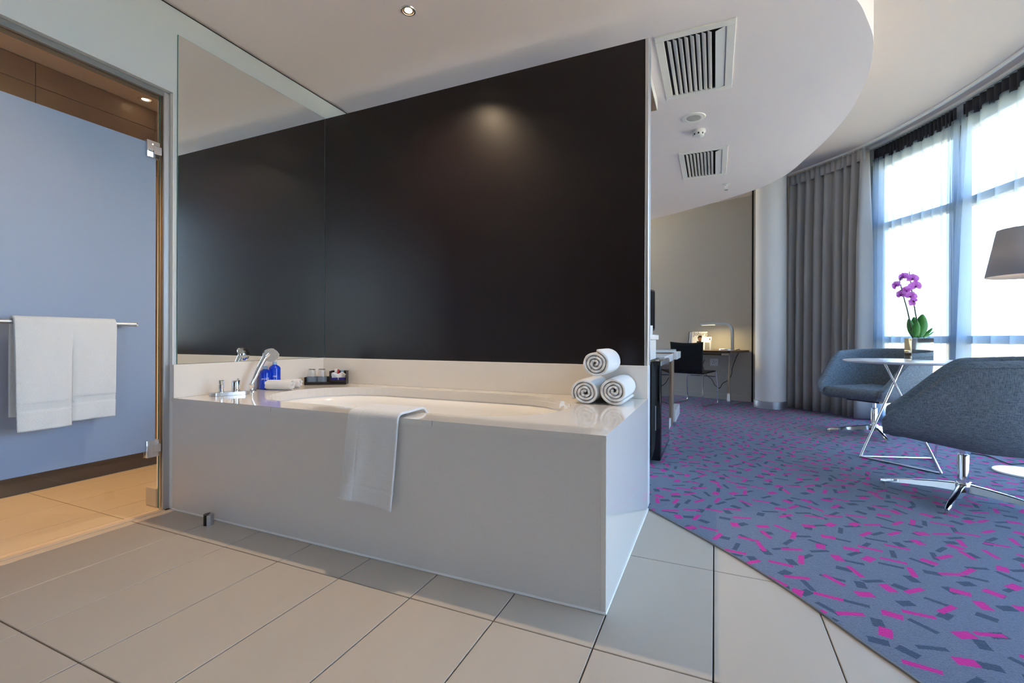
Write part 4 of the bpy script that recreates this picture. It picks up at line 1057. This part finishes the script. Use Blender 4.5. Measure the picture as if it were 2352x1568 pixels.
st2 = smoothcurve([OP(2097, 776), OP(2090, 740), OP(2084, 712), OP(2077, 687), OP(2072, 668), OP(2069, 656), OP(2066, 648), OP(2070, 636)], 6)
for st in (st1, st2): MB().tube(st, [.0052-.0022*k/(len(st)-1) for k in range(len(st))], 8).build('stem', 'stem', orc, smooth=True)
pet_u = 8
def flower(c, face, R, roll):
    c = Vector(c); zax = Vector(face).normalized(); xax = Vector((0, 0, 1)).cross(zax).normalized(); yax = zax.cross(xax)
    Mx = Matrix((xax, yax, zax)).transposed().to_4x4(); Mx.translation = c
    Mx = Mx @ Matrix.Rotation(roll, 4, 'Z')
    fm = MB()
    for ang, ln, wd in ((90, 1.0, .36), (210, .95, .34), (330, .95, .34), (18, 1.05, .62), (162, 1.05, .62)):
        a = radians(ang)
        def fn(u, v, a=a, ln=ln, wd=wd):
            w = wd*R*(max(0, sin(pi*(.08+.9*v))))**.75; r_ = R*ln*v
            y_ = (u-.5)*2*w; z_ = .18*R*sin(pi*v*.9)-.25*R*v*v+.10*R*(2*u-1)**2
            return Mx @ Vector((r_*cos(a)-y_*sin(a), r_*sin(a)+y_*cos(a), z_))
        fm.grid(fn, 6, 8)
    f_ = fm.build('flower', 'petal', orc, smooth='all')
    lp = MB().lathe([(0, -.02*R), (.14*R, .05*R), (.18*R, .22*R), (.08*R, .36*R), (0, .38*R)], 10, T=Mx @ Matrix.Translation((0, -.16*R, 0))).build('flower_lip', 'lip', f_, smooth='all')
vb = -vdir
for px, py, R, dx, dz, rl_, dd in ((2075, 636, .036, -.6, .1, .3, 0), (2096, 640, .040, .3, .2, -.2, -.02), (2059, 655, .034, -.7, -.1, .5, 0), (2102, 657, .042, .5, .1, .1, -.03), (2081, 668, .038, -.2, -.1, .8, .02), (2070, 676, .036, -.6, -.2, .1, 0), (2092, 680, .038, .2, -.1, -.5, -.02), (2098, 693, .034, .1, .5, 1.2, 0)):
    flower(OP(px, py, dd), vb+vper*dx+Vector((0, 0, dz)), R, rl_)

# ------------------------------------------------------------------ armchairs
def make_armchair(name, label, loc, face, base_rot):
    """local +x is the front; returns the chair"""
    t = thing(name, label, 'armchair', (loc[0], loc[1], .006), face, 'blue grey swivel armchairs')
    Wd, Dp = .335, .36; ztop, zbot_ = .815, .325
    # plan path of the shell (outer): from right front tip round the back to left front tip
    path = [(.365, -.305), (.20, -.335), (0, -.36), (-.20, -.348), (-.335, -.27), (-.415, -.135), (-.435, 0)]
    path = path+[(x, -y) for x, y in reversed(path[:-1])]
    cu_ = smoothcurve(path, 5); at_, L_ = along(cu_, .01)
    NU, NV = 64, 9
    def topz(x): 
        t_ = max(0, min(1, (x-.0)/.36)); sm = t_*t_*(3-2*t_)
        return ztop-(ztop-.475)*(t_ if False else (.25*sm+.75*t_**1.1))+.02*max(0, -x/.3)
    def botz(x): return zbot_+.055*max(0, min(1, (x+.05)/.45))
    TH = .062
    def shell(u, v):
        """v runs round the section: outer bottom -> outer top -> inner top -> inner bottom"""
        p, d = at_(u*L_); n_ = Vector((d.y, -d.x))         # outward
        if n_.dot(Vector((p.x-.05, p.y))) < 0: n_ = -n_
        zt_, zb_ = topz(p.x), botz(p.x); H_ = zt_-zb_
        sec = [(-.085, 0.0), (-.035, .10), (-.008, .30), (.0, .55), (.004, .80), (.002, .93), (-.010, .985), (-.028, 1.0), (-.046, .985), (-.056, .93), (-.062, .75), (-.066, .45), (-.072, .18), (-.085, .0)]
        k = v*(len(sec)-1); i_ = min(len(sec)-2, int(k)); f_ = k-i_
        o_ = sec[i_][0]*(1-f_)+sec[i_+1][0]*f_; z_ = sec[i_][1]*(1-f_)+sec[i_+1][1]*f_
        end = min(u, 1-u)/.035; 
        if end < 1: s_ = sqrt(max(0, 1-(1-end)**2)); o_ = -.034+(o_+.034)*(.35+.65*s_)
        flare_ = .018*(z_)
        q = p+n_*(o_+flare_)
        return Vector((q.x, q.y, zb_+H_*z_))
    sh = MB().grid(shell, NU, 14)
    n0 = [j*NU for j in range(14)]; n1 = [j*NU+NU-1 for j in range(14)]
    sh.f.append(tuple(n0)); sh.f.append(tuple(reversed(n1)))
    so_ = sh.build('shell', 'chairfab', t, smooth='all', local=True, mods=(('SUBSURF', {'levels': 1, 'render_levels': 2}),))
    # piping along outer top seam
    pp = []
    for k in range(60):
        u = .02+.96*k/59; pp.append(shell(u, 5.0/13))
    MB().tube(pp, .004, 6).build('piping', 'chairfab', so_, smooth=True, local=True)
    cu2 = MB(); cu2.rbox(-.315, .352, -.268, .268, .362, .468, .045, 4)
    cs = cu2.build('seat_cushion', 'chairfab', t, smooth='all', local=True)
    for v in cs.data.vertices:
        s_ = 1-.12*max(0, -v.co.x/.31); v.co.y *= s_; v.co.z += .012*(1-(v.co.x/.4)**2)*(1-(v.co.y/.3)**2)*(1 if v.co.z > .42 else 0)
    MB().prism([(.16, -.15), (.16, .15), (-.1, .16), (-.18, .10), (-.2, 0), (-.18, -.10), (-.1, -.16)], .332, .40).build('seat_base', 'blackplastic', t, local=True)
    MB().lathe([(.016, .20), (.016, .335)], 20).build('piston', 'chrome', t, smooth=True, local=True)
    MB().lathe([(.026, .05), (.026, .262), (.024, .266), (.016, .266)], 24).build('column', 'chrome', t, smooth=True, local=True)
    hb = MB().lathe([(.03, .045), (.036, .055), (.036, .095), (.030, .105), (.026, .105)], 24).build('hub', 'chrome', t, smooth=True, local=True)
    for k in range(4):
        a = base_rot-face+k*pi/2; T = Matrix.Rotation(a, 4, 'Z')
        lg = MB(); xs = [.02, .10, .25, .36, .385]; vs = []; fs = []
        for x, hw, zt_, zb_ in ((.02, .022, .098, .052), (.12, .021, .086, .048), (.26, .017, .062, .034), (.36, .013, .040, .020), (.385, .009, .032, .020)):
            for y_, z_ in ((-hw, zb_), (hw, zb_), (hw*.8, zt_-.004), (hw*.5, zt_), (-hw*.5, zt_), (-hw*.8, zt_-.004)): vs.append(T @ Vector((x, y_, z_)))
        for i_ in range(4):
            for j in range(6): fs.append((i_*6+j, i_*6+(j+1) % 6, i_*6+6+(j+1) % 6, i_*6+6+j))
        fs += [tuple(range(6)), tuple(range(24, 30))]; lg.add(vs, fs); lo_ = lg.build('leg', 'chrome', t, smooth=True, local=True)
        MB().lathe([(.010, 0), (.010, .022)], 14, T @ Vector((.368, 0, 0))).build('foot_glide', 'steel', lo_, smooth=True, local=True)
    return t
make_armchair('armchair', 'blue grey tub armchair with chrome star base beside the grey curtain', (1.423, 5.53), radians(222), radians(180))
make_armchair('armchair', 'blue grey tub armchair with chrome star base beside the floor lamp base', (1.321, 3.501), radians(163), radians(150))

# ------------------------------------------------------------------ floor lamp
fc_ = LD(3.575, 3.20)
fl_ = thing('floor_lamp', 'floor lamp with grey drum shade and white round base', 'lamp', (fc_.x, fc_.y, .006))
MB().lathe([(0, 0), (.172, 0), (.175, .004), (.172, .012), (.05, .016), (0, .018)], 48).build('base', 'whitelac', fl_, smooth=True, local=True)
MB().lathe([(.010, .016), (.010, 1.52)], 16).build('pole', 'chrome', fl_, smooth=True, local=True)
MB().lathe([(.212, 1.372), (.152, 1.700)], 56, cap=False).build('shade', 'lampshade', fl_, smooth=True, local=True, mods=(('SOLIDIFY', {'thickness': .003, 'offset': 0}),))
MB().lathe([(.018, 1.50), (.030, 1.53), (.034, 1.56), (.026, 1.59), (0, 1.60)], 20).build('bulb', 'lamp_on', fl_, smooth=True, local=True)
for k in range(3):
    a = 2*pi*k/3; MB().tube([(0, 0, 1.51), (.175*cos(a), .175*sin(a), 1.57)], .002, 6).build('shade_spoke', 'chrome', fl_, local=True)
l = bpy.data.lights.new('floor_lamp_light', 'POINT'); l.energy = 9; l.color = (1, .76, .45); l.shadow_soft_size = .04
lo = bpy.data.objects.new('bulb_light', l); COL.objects.link(lo); lo.parent = fl_; lo.location = (0, 0, 1.48)
cp = smoothcurve([tuple(onZ(2400, 1078)+Vector((0, 0, .012))), tuple(onZ(2352, 1068)+Vector((0, 0, .012))), tuple(onZ(2322, 1069)+Vector((0, 0, .012))), tuple(onZ(2300, 1062)+Vector((0, 0, .012))), tuple(onZ(2268, 1050)+Vector((0, 0, .012))), tuple(onZ(2230, 1044)+Vector((0, 0, .012)))], 5)
o = MB().tube(cp, .004, 6).build('cord', 'cordblack', fl_, smooth=True)
